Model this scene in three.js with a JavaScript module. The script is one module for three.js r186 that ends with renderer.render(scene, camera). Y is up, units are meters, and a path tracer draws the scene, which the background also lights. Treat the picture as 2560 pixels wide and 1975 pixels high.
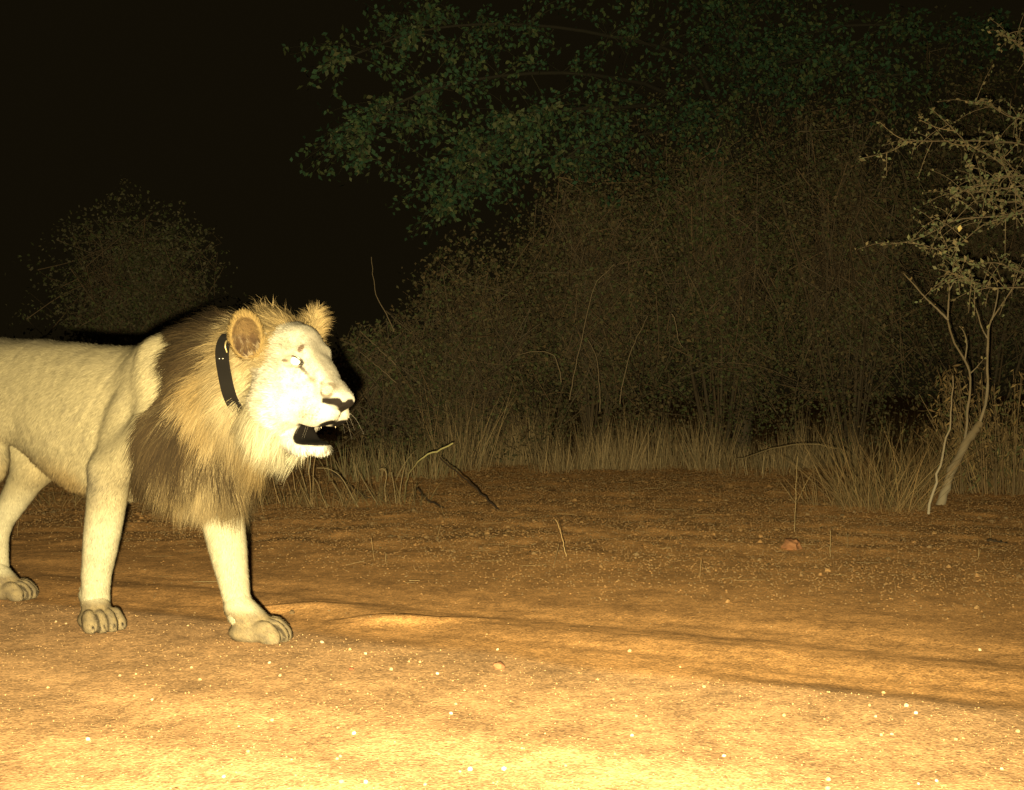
import * as THREE from 'three';
import { ImprovedNoise } from 'three/addons/math/ImprovedNoise.js';

// ---------------------------------------------------------------- camera, sky, moon, flash, exposure
const scene = new THREE.Scene();
const EYE = 0.86, FOCAL = 3090, PW = 2560, PH = 1975;             // lens height (m); focal length in pixels of the 2560 x 1975 photograph
const camera = new THREE.PerspectiveCamera(2 * Math.atan(PH / 2 / FOCAL) * 180 / Math.PI, PW / PH, 0.05, 1500);
camera.position.set(0, EYE, 0);
camera.lookAt(0, EYE, -10);
const renderer = new THREE.WebGLRenderer({ antialias: true });
renderer.toneMapping = THREE.LinearToneMapping;
renderer.toneMappingExposure = 1;
renderer.shadowMap.enabled = true;

{ // night sky: an even, almost black dome
  const w = 64, h = 32, d = new Float32Array(w * h * 4);
  for (let i = 0; i < w * h; i++) { d[i * 4] = 0.0058; d[i * 4 + 1] = 0.0042; d[i * 4 + 2] = 0.0016; d[i * 4 + 3] = 1; }
  const t = new THREE.DataTexture(d, w, h, THREE.RGBAFormat, THREE.FloatType);
  t.mapping = THREE.EquirectangularReflectionMapping; t.magFilter = THREE.LinearFilter; t.needsUpdate = true;
  scene.background = t; scene.environment = t;
}
const moon = new THREE.DirectionalLight(new THREE.Color(1, 0.97, 0.9), 0.006);
moon.position.set(-20, 30, 12); moon.castShadow = true; moon.shadow.radius = 1;
moon.shadow.camera.left = -15; moon.shadow.camera.right = 15; moon.shadow.camera.top = 15; moon.shadow.camera.bottom = -15; moon.shadow.camera.far = 90;
scene.add(moon, moon.target);

const FLASH_COLOR = new THREE.Color(1, 0.83, 0.44), FLASH_POWER = 390;
const FLASH = new THREE.Vector3(-0.05, EYE - 0.075, -0.012);      // the trail camera hangs upside down: flash below the lens
const flash = new THREE.SpotLight(FLASH_COLOR, FLASH_POWER, 0, 46 * Math.PI / 180, 1, 2);
flash.position.copy(FLASH); flash.target.position.set(-0.3, 0.62, -6);
flash.castShadow = true; flash.shadow.radius = 0.9; flash.shadow.mapSize.set(2048, 2048); flash.shadow.camera.near = 0.05; flash.shadow.camera.far = 60;
scene.add(flash, flash.target);

// ---------------------------------------------------------------- helpers
const PI = Math.PI, { sin, cos, abs, sqrt, min, max, floor, hypot } = Math;
const V = (x, y, z) => new THREE.Vector3(x, y, z);
function rng(seed) { let s = seed >>> 0; return () => { s = (s + 0x6d2b79f5) | 0; let t = Math.imul(s ^ (s >>> 15), 1 | s); t = (t + Math.imul(t ^ (t >>> 7), 61 | t)) ^ t; return ((t ^ (t >>> 14)) >>> 0) / 4294967296; }; }
const clamp = (x, a = 0, b = 1) => x < a ? a : x > b ? b : x, lerp = (a, b, t) => a + (b - a) * t;
const smooth = (a, b, x) => { const t = clamp((x - a) / (b - a)); return t * t * (3 - 2 * t); };
const mixc = (a, b, t) => [a[0] + (b[0] - a[0]) * t, a[1] + (b[1] - a[1]) * t, a[2] + (b[2] - a[2]) * t];
const noiser = new ImprovedNoise(), N3 = (x, y, z) => noiser.noise(x, y, z);
const fbm = (x, y, z, o = 3) => { let s = 0, a = 0.5; for (let i = 0; i < o; i++) { s += a * N3(x, y, z); x *= 2.03; y *= 2.03; z *= 2.03; a *= 0.5; } return s; };
const at = (px, py, depth) => V((px - PW / 2) / FOCAL * depth, EYE + (PH / 2 - py) / FOCAL * depth, -depth);   // surveyed place: bearing and distance from the lens
const names = {};
function numbered(n) { const k = names[n] = (names[n] ?? -1) + 1; return k ? `${n}_${String(k).padStart(3, '0')}` : n; }
function tag(o, label, category, group, kind) { if (label) o.userData.label = label; if (category) o.userData.category = category; if (group) o.userData.group = group; if (kind) o.userData.kind = kind; return o; }
function base(name, pos, label, category, group) { const g = new THREE.Group(); g.name = numbered(name); g.position.copy(pos); scene.add(g); return tag(g, label, category, group); }
function mat(o) { return new THREE.MeshPhysicalMaterial({ roughness: 0.95, metalness: 0, specularIntensity: 0.3, vertexColors: true, side: THREE.DoubleSide, ...o }); }
function part(name, geo, m, parent) { const o = new THREE.Mesh(geo, m); o.name = name; o.castShadow = o.receiveShadow = true; parent.add(o); return o; }

class MB {                                                        // collects triangles with normals and colours
  constructor() { this.p = []; this.n = []; this.c = []; this.i = []; }
  get count() { return this.p.length / 3; }
  v(x, y, z, nx, ny, nz, c) { this.p.push(x, y, z); this.n.push(nx, ny, nz); this.c.push(c[0], c[1], c[2]); return this.p.length / 3 - 1; }
  tri(a, b, c) { this.i.push(a, b, c); }
  geo(off) {
    const g = new THREE.BufferGeometry(), p = new Float32Array(this.p);
    if (off) for (let i = 0; i < p.length; i += 3) { p[i] -= off.x; p[i + 1] -= off.y; p[i + 2] -= off.z; }
    g.setAttribute('position', new THREE.BufferAttribute(p, 3));
    g.setAttribute('normal', new THREE.BufferAttribute(new Float32Array(this.n), 3));
    g.setAttribute('color', new THREE.BufferAttribute(new Float32Array(this.c), 3));
    g.setIndex(new THREE.BufferAttribute(new Uint32Array(this.i), 1));
    return g;
  }
  tube(pts, radii, col, sides = 5) {                              // pts: Vector3[]; radii: number[] ; col: fn(t) or array
    const n = pts.length, T = V(), A = V(), Bv = V(), up = V(0.13, 0.2, 0.97);
    let prev = -1;
    for (let k = 0; k < n; k++) {
      T.subVectors(pts[min(n - 1, k + 1)], pts[max(0, k - 1)]).normalize();
      A.crossVectors(T, up); if (A.lengthSq() < 1e-4) A.crossVectors(T, V(1, 0, 0)); A.normalize(); Bv.crossVectors(T, A);
      const c = typeof col === 'function' ? col(k / (n - 1)) : col, first = this.count;
      for (let s = 0; s < sides; s++) {
        const a = s / sides * 2 * PI, nx = A.x * cos(a) + Bv.x * sin(a), ny = A.y * cos(a) + Bv.y * sin(a), nz = A.z * cos(a) + Bv.z * sin(a), r = radii[k];
        this.v(pts[k].x + nx * r, pts[k].y + ny * r, pts[k].z + nz * r, nx, ny, nz, c);
      }
      if (prev >= 0) for (let s = 0; s < sides; s++) { const a = prev + s, b = prev + (s + 1) % sides, d = first + s, e = first + (s + 1) % sides; this.tri(a, b, d); this.tri(b, e, d); }
      prev = first;
    }
    return this;
  }
  leaf(p, dir, side, len, wid, col, bend = 0.15) {                // a folded pointed leaf of four triangles
    const nrm = V().crossVectors(side, dir).normalize(), m = p.clone().addScaledVector(dir, len * 0.45).addScaledVector(nrm, -len * bend * 0.5), t = p.clone().addScaledVector(dir, len).addScaledVector(nrm, -len * bend);
    const l = m.clone().addScaledVector(side, wid / 2).addScaledVector(nrm, wid * 0.18), r = m.clone().addScaledVector(side, -wid / 2).addScaledVector(nrm, wid * 0.18);
    const a = this.v(p.x, p.y, p.z, nrm.x, nrm.y, nrm.z, col), b = this.v(l.x, l.y, l.z, nrm.x, nrm.y, nrm.z, col), c = this.v(t.x, t.y, t.z, nrm.x, nrm.y, nrm.z, col), d = this.v(r.x, r.y, r.z, nrm.x, nrm.y, nrm.z, col), e = this.v(m.x, m.y, m.z, nrm.x, nrm.y, nrm.z, col);
    this.tri(a, b, e); this.tri(b, c, e); this.tri(a, e, d); this.tri(e, c, d);
  }
  leaf2(p, dir, side, len, wid, col) {                            // a small leaf of two triangles, folded along its midrib
    const nrm = V().crossVectors(side, dir).normalize(), k = this.count, f = wid * 0.22, m = len * 0.45;
    this.v(p.x, p.y, p.z, nrm.x, nrm.y, nrm.z, col); for (const s of [0.5, -0.5]) this.v(p.x + dir.x * m + side.x * wid * s + nrm.x * f, p.y + dir.y * m + side.y * wid * s + nrm.y * f, p.z + dir.z * m + side.z * wid * s + nrm.z * f, nrm.x, nrm.y, nrm.z, col); this.v(p.x + dir.x * len, p.y + dir.y * len, p.z + dir.z * len, nrm.x, nrm.y, nrm.z, col);
    this.tri(k, k + 1, k + 3); this.tri(k, k + 3, k + 2);
  }
  blade(pts, wid, wdir, col, nref, nmix = 0.5) {                  // a ribbon tapering to a point: grass or hair
    const n = pts.length, T = V(), W = V(), Q = V();
    let pa = -1, pb = -1, flip = null;
    for (let k = 0; k < n; k++) {
      T.subVectors(pts[min(n - 1, k + 1)], pts[max(0, k - 1)]).normalize();
      W.copy(wdir).addScaledVector(T, -wdir.dot(T)).normalize(); Q.crossVectors(W, T);
      if (nref) { if (flip === null) flip = Q.dot(nref) < 0; if (flip) Q.negate(); if (Q.dot(nref) > 0.05) Q.lerp(nref, nmix).normalize(); }
      const t = k / (n - 1), w = wid * (t < 0.35 ? 0.7 + 0.3 * t / 0.35 : 1 - (t - 0.35) / 0.65) * 0.5, c = typeof col === 'function' ? col(t) : col, P = pts[k];
      if (k === n - 1) { const e = this.v(P.x, P.y, P.z, Q.x, Q.y, Q.z, c); if (flip) this.tri(pa, pb, e); else this.tri(pb, pa, e); break; }
      const a = this.v(P.x + W.x * w, P.y + W.y * w, P.z + W.z * w, Q.x, Q.y, Q.z, c), b = this.v(P.x - W.x * w, P.y - W.y * w, P.z - W.z * w, Q.x, Q.y, Q.z, c);
      if (k) { if (flip) { this.tri(pa, pb, a); this.tri(pb, b, a); } else { this.tri(pb, pa, a); this.tri(b, pb, a); } }
      pa = a; pb = b;
    }
  }
}
const curve = (pts, n) => new THREE.CatmullRomCurve3(pts).getPoints(n);
const taper = (n, a, b) => Array.from({ length: n }, (_, i) => lerp(a, b, i / (n - 1)));
function rdir(R) { const u = R() * 2 - 1, a = R() * 2 * PI, s = sqrt(1 - u * u); return V(s * cos(a), u, s * sin(a)); }

// ---------------------------------------------------------------- signed distance shapes and a surface-nets mesher
const cap = (ax, ay, az, bx, by, bz, ra, rb, sz = 1) => { const dx = bx - ax, dy = by - ay, dz = bz - az, L = dx * dx + dy * dy + dz * dz;
  return (x, y, z) => { const t = clamp(((x - ax) * dx + (y - ay) * dy + (z - az) * dz) / L); return hypot(x - ax - dx * t, y - ay - dy * t, (z - az - dz * t) * sz) - (ra + (rb - ra) * t); }; };
const ell = (cx, cy, cz, rx, ry, rz, rot) => { const q = rot ? new THREE.Matrix4().makeRotationFromEuler(new THREE.Euler(...rot)).invert().elements : null;
  return (x, y, z) => { let X = x - cx, Y = y - cy, Z = z - cz; if (q) { const a = q[0] * X + q[4] * Y + q[8] * Z, b = q[1] * X + q[5] * Y + q[9] * Z, c = q[2] * X + q[6] * Y + q[10] * Z; X = a; Y = b; Z = c; }
    const k0 = hypot(X / rx, Y / ry, Z / rz), k1 = hypot(X / (rx * rx), Y / (ry * ry), Z / (rz * rz)); return k1 < 1e-9 ? -min(rx, ry, rz) : k0 * (k0 - 1) / k1; }; };
const smin = (a, b, k) => { const h = clamp(0.5 + 0.5 * (b - a) / k); return b + (a - b) * h - k * h * (1 - h); };
const smax = (a, b, k) => -smin(-a, -b, k);
function surfaceNets(f, lo, hi, cell) {
  const nx = Math.ceil((hi[0] - lo[0]) / cell) + 1, ny = Math.ceil((hi[1] - lo[1]) / cell) + 1, nz = Math.ceil((hi[2] - lo[2]) / cell) + 1, F = new Float32Array(nx * ny * nz), id = new Int32Array(nx * ny * nz).fill(-1);
  for (let k = 0, o = 0; k < nz; k++) for (let j = 0; j < ny; j++) for (let i = 0; i < nx; i++, o++) F[o] = f(lo[0] + i * cell, lo[1] + j * cell, lo[2] + k * cell);
  const sx = 1, sy = nx, sz = nx * ny, P = [], I = [], E = [[0, 1], [2, 3], [4, 5], [6, 7], [0, 2], [1, 3], [4, 6], [5, 7], [0, 4], [1, 5], [2, 6], [3, 7]];
  for (let k = 0; k < nz - 1; k++) for (let j = 0; j < ny - 1; j++) for (let i = 0; i < nx - 1; i++) {
    const o = i + j * sy + k * sz, c = [F[o], F[o + 1], F[o + sy], F[o + sy + 1], F[o + sz], F[o + sz + 1], F[o + sz + sy], F[o + sz + sy + 1]];
    let m = 0; for (let q = 0; q < 8; q++) if (c[q] < 0) m |= 1 << q;
    if (m === 0 || m === 255) continue;
    let X = 0, Y = 0, Z = 0, n = 0;
    for (const [a, b] of E) { if ((c[a] < 0) === (c[b] < 0)) continue; const t = c[a] / (c[a] - c[b]); X += lerp(a & 1, b & 1, t); Y += lerp((a >> 1) & 1, (b >> 1) & 1, t); Z += lerp(a >> 2, b >> 2, t); n++; }
    id[o] = P.length / 3; P.push(lo[0] + (i + X / n) * cell, lo[1] + (j + Y / n) * cell, lo[2] + (k + Z / n) * cell);
  }
  const quad = (a, b, c, d, flip) => { if (a < 0 || b < 0 || c < 0 || d < 0) return; if (flip) I.push(a, c, b, a, d, c); else I.push(a, b, c, a, c, d); };
  for (let k = 1; k < nz - 1; k++) for (let j = 1; j < ny - 1; j++) for (let i = 1; i < nx - 1; i++) {
    const o = i + j * sy + k * sz, s = F[o] < 0;
    if (s !== F[o + sx] < 0) quad(id[o - sy - sz], id[o - sz], id[o], id[o - sy], !s);
    if (s !== F[o + sy] < 0) quad(id[o - sx - sz], id[o - sx], id[o], id[o - sz], !s);
    if (s !== F[o + sz] < 0) quad(id[o - sx - sy], id[o - sy], id[o], id[o - sx], !s);
  }
  return { P, I };
}
function gradNormals(f, P, e) {
  const n = new Float32Array(P.length);
  for (let i = 0; i < P.length; i += 3) { const x = P[i], y = P[i + 1], z = P[i + 2]; let a = f(x + e, y, z) - f(x - e, y, z), b = f(x, y + e, z) - f(x, y - e, z), c = f(x, y, z + e) - f(x, y, z - e); const l = hypot(a, b, c) || 1; n[i] = a / l; n[i + 1] = b / l; n[i + 2] = c / l; }
  return n;
}

// ---------------------------------------------------------------- ground: a sandy bush track with tyre ruts, running towards the right foreground
const EDGE = (x, d) => (x - 0.021) * 0.472 + (d - 4.05) * 0.882, ALONG = (x, d) => (x - 0.021) * 0.882 - (d - 4.05) * 0.472;    // across and along the track; d is -z
function groundY(x, z) {
  const d = -z, v0 = EDGE(x, d), u = ALONG(x, d), v = v0 + 0.05 * N3(u * 0.9, 3.1, 0) + 0.018 * N3(u * 5, 7.7, 0);
  let y = 0.012 * fbm(x * 0.8, 1.3, z * 0.8, 3) + 0.0035 * fbm(x * 4, 5.3, z * 4, 3);
  const near = smooth(9, 6, d) * smooth(6, 4, abs(u)), worn = clamp(0.55 + 1.1 * N3(u * 1.1, 5.5, 0) + 0.5 * N3(u * 4.3, 1.5, 0), 0.1, 1.2);
  y += near * worn * (0.005 * smooth(-0.5, -0.05, v) * smooth(0.16, -0.02, v) - 0.009 * smooth(-0.05, 0.14, v) * smooth(0.62, 0.3, v));                 // first tyre track, sharp near shoulder
  y += near * (0.005 * smooth(0.28, 0.42, v) * smooth(0.62, 0.44, v));                                                                        // ridge between tracks
  y += near * (-0.007 * smooth(0.56, 0.68, v) * smooth(1.0, 0.8, v));
  y += 0.0006 * near * sin((v + 0.02 * N3(u * 3, 0, 4)) * 42) * smooth(0.1, 0.2, v) * smooth(1.2, 0.6, v);                                     // faint tread lines
  const ridge = (cx, cd, lu, lv, h) => { const du = (x - cx) * 0.985 + (d - cd) * 0.17, dv = (d - cd) * 0.985 - (x - cx) * 0.17; const e = (du / lu) ** 2; return e > 1 ? 0 : h * (1 - e) ** 1.3 * (dv < 0 ? smooth(-lv * 2.2, 0, dv) : smooth(lv, 0, dv)); };
  y += ridge(-0.50, 4.74, 0.22, 0.07, 0.020) + ridge(-0.32, 4.72, 0.30, 0.04, 0.010) + ridge(-0.86, 5.02, 0.26, 0.06, 0.016);
  y += near * smooth(-0.2, -0.9, v) * 0.003 * sin(v * 13 + 3.2 * N3(u * 1.1, 2, 9));                                                          // old tracks in the foreground
  y += 0.05 * smooth(6.2, 7.2, d) * (0.3 + fbm(x * 1.7, 9, z * 1.7, 3)) * smooth(0.3, 0.9, v0);                                                // rough verge beyond the track
  y += smooth(7, 14, d) * 0.10 + smooth(16, 60, d) * 0.6 * N3(x * 0.05, 2, z * 0.05);
  return y;
}
function tile(size, f, srgb) { const d = new Uint8Array(size * size * 4); for (let y = 0, o = 0; y < size; y++) for (let x = 0; x < size; x++, o += 4) { const c = f(x, y); d[o] = clamp(c[0] * 255, 0, 255); d[o + 1] = clamp(c[1] * 255, 0, 255); d[o + 2] = clamp(c[2] * 255, 0, 255); d[o + 3] = 255; }
  const t = new THREE.DataTexture(d, size, size); t.wrapS = t.wrapT = THREE.RepeatWrapping; t.magFilter = THREE.LinearFilter; if (srgb) t.colorSpace = THREE.SRGBColorSpace; t.needsUpdate = true; return t; }
function wrapNoise(size, cells, seed) { const R = rng(seed), g = new Float32Array(cells * cells).map(() => R()), s = cells / size;
  return (x, y) => { const u = x * s, v = y * s, i = floor(u), j = floor(v), a = u - i, b = v - j, p = a * a * (3 - 2 * a), q = b * b * (3 - 2 * b), G = (m, n) => g[(n % cells) * cells + m % cells]; return lerp(lerp(G(i, j), G(i + 1, j), p), lerp(G(i, j + 1), G(i + 1, j + 1), p), q); }; }
{
  const S = 1024, n1 = wrapNoise(S, 16, 1), n2 = wrapNoise(S, 64, 2), n3 = wrapNoise(S, 256, 3), n4 = wrapNoise(S, 512, 4), R = rng(77), sp = new Float32Array(S * S);
  for (let k = 0; k < 9000; k++) { const cx = floor(R() * S), cy = floor(R() * S), r = R() < 0.85 ? 1 : 2, v = R() * 2 - 0.8; for (let j = -r; j <= r; j++) for (let i = -r; i <= r; i++) if (i * i + j * j <= r * r) sp[((cy + j + S) % S) * S + (cx + i + S) % S] = v; }
  const cmap = tile(S, (x, y) => { const m = 0.60 + 0.10 * (n1(x, y) - 0.5) + 0.12 * (n2(x, y) - 0.5) + 0.16 * (n3(x, y) - 0.5) + 0.20 * (n4(x, y) - 0.5), s = sp[y * S + x]; const c = [m * 1.05, m * 0.98, m * 0.90]; return s > 0 ? mixc(c, [0.98, 0.92, 0.82], s * 0.5) : mixc(c, [0.28, 0.18, 0.1], -s * 0.6); }, true);
  const bmap = tile(S, (x, y) => { const h = 0.12 * n1(x, y) + 0.14 * n2(x, y) + 0.3 * n3(x, y) + 0.3 * n4(x, y) + 0.25 * abs(sp[y * S + x]); return [h, h, h]; });
  cmap.repeat.set(1 / 1.9, 1 / 1.9); bmap.repeat.set(1 / 1.9, 1 / 1.9);
  const axis = (segs) => { const a = []; for (const [from, to, step] of segs) for (let v = from; v < to - 1e-9; v += step) a.push(v); a.push(segs[segs.length - 1][1]); return a; };
  const half = axis([[0, 2, 0.014], [2, 6, 0.04], [6, 20, 0.5], [20, 100, 8], [100, 600, 100]]), xs = [...half.slice(1).reverse().map((v) => -v), ...half];
  const ds = axis([[-400, -50, 70], [-50, 2, 2], [2, 2.4, 0.03], [2.4, 6, 0.014], [6, 9, 0.03], [9, 16, 0.06], [16, 40, 0.6], [40, 100, 6], [100, 800, 100]]);
  const nx = xs.length, nz = ds.length, p = new Float32Array(nx * nz * 3), c = new Float32Array(nx * nz * 3), uv = new Float32Array(nx * nz * 2), I = new Uint32Array((nx - 1) * (nz - 1) * 6);
  let q = 0;
  for (let j = 0, o = 0; j < nz; j++) for (let i = 0; i < nx; i++, o++) {
    const x = xs[i], d = ds[j], v = EDGE(x, d) + 0.1 * N3(x * 2, 1, d * 2);
    p[o * 3] = x; p[o * 3 + 1] = groundY(x, -d); p[o * 3 + 2] = -d; uv[o * 2] = x; uv[o * 2 + 1] = d;
    const m = 1 + 0.13 * fbm(x * 1.4, 4.4, d * 1.4, 3) + 0.12 * fbm(x * 7, 8.1, d * 7, 2);
    let col = mixc([1.32, 0.92, 0.55], [1.44, 0.91, 0.42], smooth(-0.05, 0.1, v));              // gravelly crown, redder sand in the track
    c[o * 3] = col[0] * m; c[o * 3 + 1] = col[1] * m; c[o * 3 + 2] = col[2] * m;
    if (i < nx - 1 && j < nz - 1) { I[q++] = o; I[q++] = o + 1; I[q++] = o + nx; I[q++] = o + 1; I[q++] = o + nx + 1; I[q++] = o + nx; }
  }
  const g = new THREE.BufferGeometry(); g.setAttribute('position', new THREE.BufferAttribute(p, 3)); g.setAttribute('color', new THREE.BufferAttribute(c, 3)); g.setAttribute('uv', new THREE.BufferAttribute(uv, 2)); g.setIndex(new THREE.BufferAttribute(I, 1)); g.computeVertexNormals();
  const m = part('ground', g, mat({ map: cmap, bumpMap: bmap, bumpScale: 0.0026, roughness: 1 }), scene); m.userData.kind = 'structure'; m.userData.label = 'sandy orange bush track with tyre ruts and gravel'; m.userData.category = 'ground';
}

// ---------------------------------------------------------------- the lion (local axes: x forward, y up, z to its right)
const LION = base('lion', V(-1.488, 0, -4.692), 'pale maned male lion with a black collar walking along the sandy track', 'lion');
LION.rotation.y = -33 * PI / 180; LION.updateMatrixWorld(true);
const HEADM = new THREE.Matrix4().makeRotationY(-35 * PI / 180).setPosition(-0.510, 0.849, -3.93).premultiply(LION.matrixWorld.clone().invert());   // head axes, origin at the nose tip
const HEADI = HEADM.clone().invert();
{
  const R = rng(4021), T3 = V();
  const toHead = (x, y, z) => T3.set(x, y, z).applyMatrix4(HEADI);
  // torso as a loft of ellipses: x, centre height, half height, half width
  const SEC = [[-1.02, 0.93, 0.06, 0.06], [-0.95, 0.925, 0.13, 0.12], [-0.82, 0.905, 0.185, 0.165], [-0.62, 0.885, 0.198, 0.178], [-0.44, 0.835, 0.242, 0.190], [-0.18, 0.765, 0.290, 0.205], [0.05, 0.750, 0.290, 0.200], [0.25, 0.775, 0.270, 0.175], [0.45, 0.785, 0.230, 0.15], [0.60, 0.775, 0.14, 0.10]];
  const torso = (x, y, z) => {
    let k = 0; while (k < SEC.length - 2 && x > SEC[k + 1][0]) k++;
    const a = SEC[k], b = SEC[k + 1], t0 = clamp((x - a[0]) / (b[0] - a[0])), pm = SEC[max(0, k - 1)], pn = SEC[min(SEC.length - 1, k + 2)];
    const h = (n) => { const m0 = (b[n] - pm[n]) / (b[0] - pm[0] || 1) * (b[0] - a[0]), m1 = (pn[n] - a[n]) / (pn[0] - a[0] || 1) * (b[0] - a[0]), t = t0, t2 = t * t, t3 = t2 * t; return (2 * t3 - 3 * t2 + 1) * a[n] + (t3 - 2 * t2 + t) * m0 + (-2 * t3 + 3 * t2) * b[n] + (t3 - t2) * m1; };
    const cy = h(1), hh = h(2), hw = h(3) * (1 - 0.10 * clamp((y - cy) / hh)), r = hypot((y - cy) / hh, z / hw);
    const d = (r - 1) * min(hh, hw) * 0.95, end = max(x - 0.62, -1.04 - x);
    return max(d, end);
  };
  const leg = (fns, k) => (x, y, z) => { let d = fns[0](x, y, z); for (let i = 1; i < fns.length; i++) d = smin(d, fns[i](x, y, z), k); return d; };
  const chain = (pts) => { const f = []; for (let i = 1; i < pts.length; i++) f.push(cap(pts[i - 1][0], pts[i - 1][1], pts[i - 1][2], pts[i][0], pts[i][1], pts[i][2], pts[i - 1][3], pts[i][3])); return (x, y, z) => { let d = 9; for (const g of f) d = min(d, g(x, y, z)); return d; }; };
  const frontR = leg([cap(0.335, 0.995, 0.105, 0.42, 0.74, 0.150, 0.072, 0.10), cap(0.42, 0.73, 0.150, 0.145, 0.59, 0.155, 0.112, 0.076), ell(0.225, 0.73, 0.148, 0.115, 0.20, 0.072, [0, 0, -0.5]), chain([[0.140, 0.585, 0.152, 0.075], [0.098, 0.46, 0.145, 0.070], [0.052, 0.30, 0.132, 0.063], [0.022, 0.20, 0.125, 0.054], [0.010, 0.13, 0.120, 0.051], [0.008, 0.08, 0.118, 0.052]])], 0.03);
  const frontL = leg([cap(0.33, 0.99, -0.105, 0.46, 0.72, -0.14, 0.072, 0.10), cap(0.46, 0.72, -0.14, 0.41, 0.58, -0.105, 0.11, 0.09), chain([[0.41, 0.58, -0.105, 0.086], [0.495, 0.40, -0.055, 0.076], [0.56, 0.265, -0.025, 0.062], [0.615, 0.155, 0, 0.048], [0.638, 0.09, 0, 0.048]])], 0.03);
  const hindL = leg([cap(-0.82, 0.90, -0.11, -0.70, 0.58, -0.14, 0.155, 0.095), cap(-0.70, 0.575, -0.14, -0.915, 0.29, -0.105, 0.084, 0.044), cap(-0.915, 0.285, -0.105, -0.865, 0.06, -0.08, 0.044, 0.042), ell(-0.94, 0.30, -0.105, 0.03, 0.045, 0.03)], 0.04);
  const hindR = leg([cap(-0.82, 0.90, 0.11, -0.64, 0.60, 0.165, 0.165, 0.105), cap(-0.64, 0.60, 0.165, -1.02, 0.33, 0.14, 0.092, 0.045), cap(-1.02, 0.33, 0.14, -0.98, 0.06, 0.12, 0.047, 0.046), cap(-0.56, 0.74, 0.15, -0.44, 0.76, 0.13, 0.06, 0.03)], 0.05);
  const neck = cap(0.33, 0.90, 0, 0.80, 0.95, 0.03, 0.185, 0.135);
  const mane1 = ell(0.57, 0.91, 0.0, 0.23, 0.225, 0.185), mane2 = ell(0.50, 0.69, 0.01, 0.145, 0.205, 0.165), mane3 = ell(0.79, 0.915, 0.035, 0.115, 0.20, 0.165);
  const tail = leg([cap(-0.98, 1.0, 0, -1.16, 0.82, 0.02, 0.045, 0.032), cap(-1.16, 0.82, 0.02, -1.26, 0.5, 0.05, 0.032, 0.024), cap(-1.26, 0.5, 0.05, -1.38, 0.32, 0.06, 0.024, 0.02), ell(-1.40, 0.28, 0.06, 0.045, 0.07, 0.045)], 0.03);
  const body = (x, y, z) => {
    let d = torso(x, y, z);
    if (x > 0.05) { d = smin(d, neck(x, y, z), 0.08); d = smin(d, mane1(x, y, z), 0.06); d = smin(d, mane2(x, y, z), 0.07); d = smin(d, mane3(x, y, z), 0.06); }
    if (x > -0.35) { d = smin(d, frontR(x, y, z), 0.018 + 0.05 * smooth(0.25, 0.42, x)); d = smin(d, frontL(x, y, z), 0.035); }
    else { d = smin(d, hindL(x, y, z), 0.045); d = smin(d, hindR(x, y, z), 0.06); if (x < -0.85) d = smin(d, tail(x, y, z), 0.03); }
    // hide over bone and muscle: ribs, loose folds behind the shoulder, spine
    if (y > 0.45 && x < 0.3) {
      const side = smooth(0.05, 0.14, abs(z));
      d += -0.0006 * (1 + N3(x * 5, y * 5, 3)) * side * smooth(-0.45, -0.3, x) * smooth(0.05, -0.05, x) * smooth(0.55, 0.7, y) * sin((x + 0.28 * y) * 88);
      const fold = (x - (0.20 - 0.62 * (1.02 - y) + 0.35 * (1.02 - y) ** 2)), w = side * smooth(0.55, 0.7, y) * smooth(1.06, 0.98, y);
      d += w * (0.0018 * Math.exp(-((fold + 0.015) ** 2) / 0.00010) - 0.0005 * Math.exp(-((fold + 0.045) ** 2) / 0.00022) + 0.0006 * Math.exp(-((fold + 0.075) ** 2) / 0.00012));
    }
    return d + 0.0035 * N3(x * 5, y * 5, z * 5) * (y > 0.3 ? 1 : 0.4) + 0.0010 * N3(x * 23, y * 23, z * 23);
  };
  // paws
  const toes = [-0.051, -0.017, 0.017, 0.051];
  const pawShape = (x, y, z) => {
    let d = cap(-0.01, 0.12, 0, 0.062, 0.052, 0, 0.049, 0.050)(x, y, z);
    d = smin(d, pawPad(x, y, z), 0.03);
    let t = 1; for (const f of toeF) t = min(t, f(x, y, z));
    d = smin(d, t, 0.013);
    return smax(d, -(y - 0.002), 0.008);
  };
  const pawPad = ell(0.035, 0.034, 0, 0.075, 0.036, 0.066);
  const toeF = toes.map((z, i) => { const o = abs(i - 1.5) > 1 ? 0 : 0.016; const a = ell(0.100 + o, 0.046, z * 0.95, 0.042, 0.036, 0.0225, [0, 0, -0.35]), b = ell(0.126 + o, 0.026, z * 1.06, 0.031, 0.027, 0.0225); return (x, y, z2) => smin(a(x, y, z2), b(x, y, z2), 0.02); });
  const PAWS = [[0.640, -0.008, 0.0, -24, 1.04], [-0.005, -0.004, 0.118, 20, 1.00], [-0.872, -0.004, -0.075, -22, 1.0], [-0.96, 0, 0.12, 5, 1.10]];   // x, y, z, turn outward, size
  const chunks = [];
  { const g = surfaceNets(body, [-1.5, 0.03, -0.34], [0.96, 1.2, 0.34], 0.0105); chunks.push({ ...g, N: gradNormals(body, g.P, 0.006), kind: 'body' }); }
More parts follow.
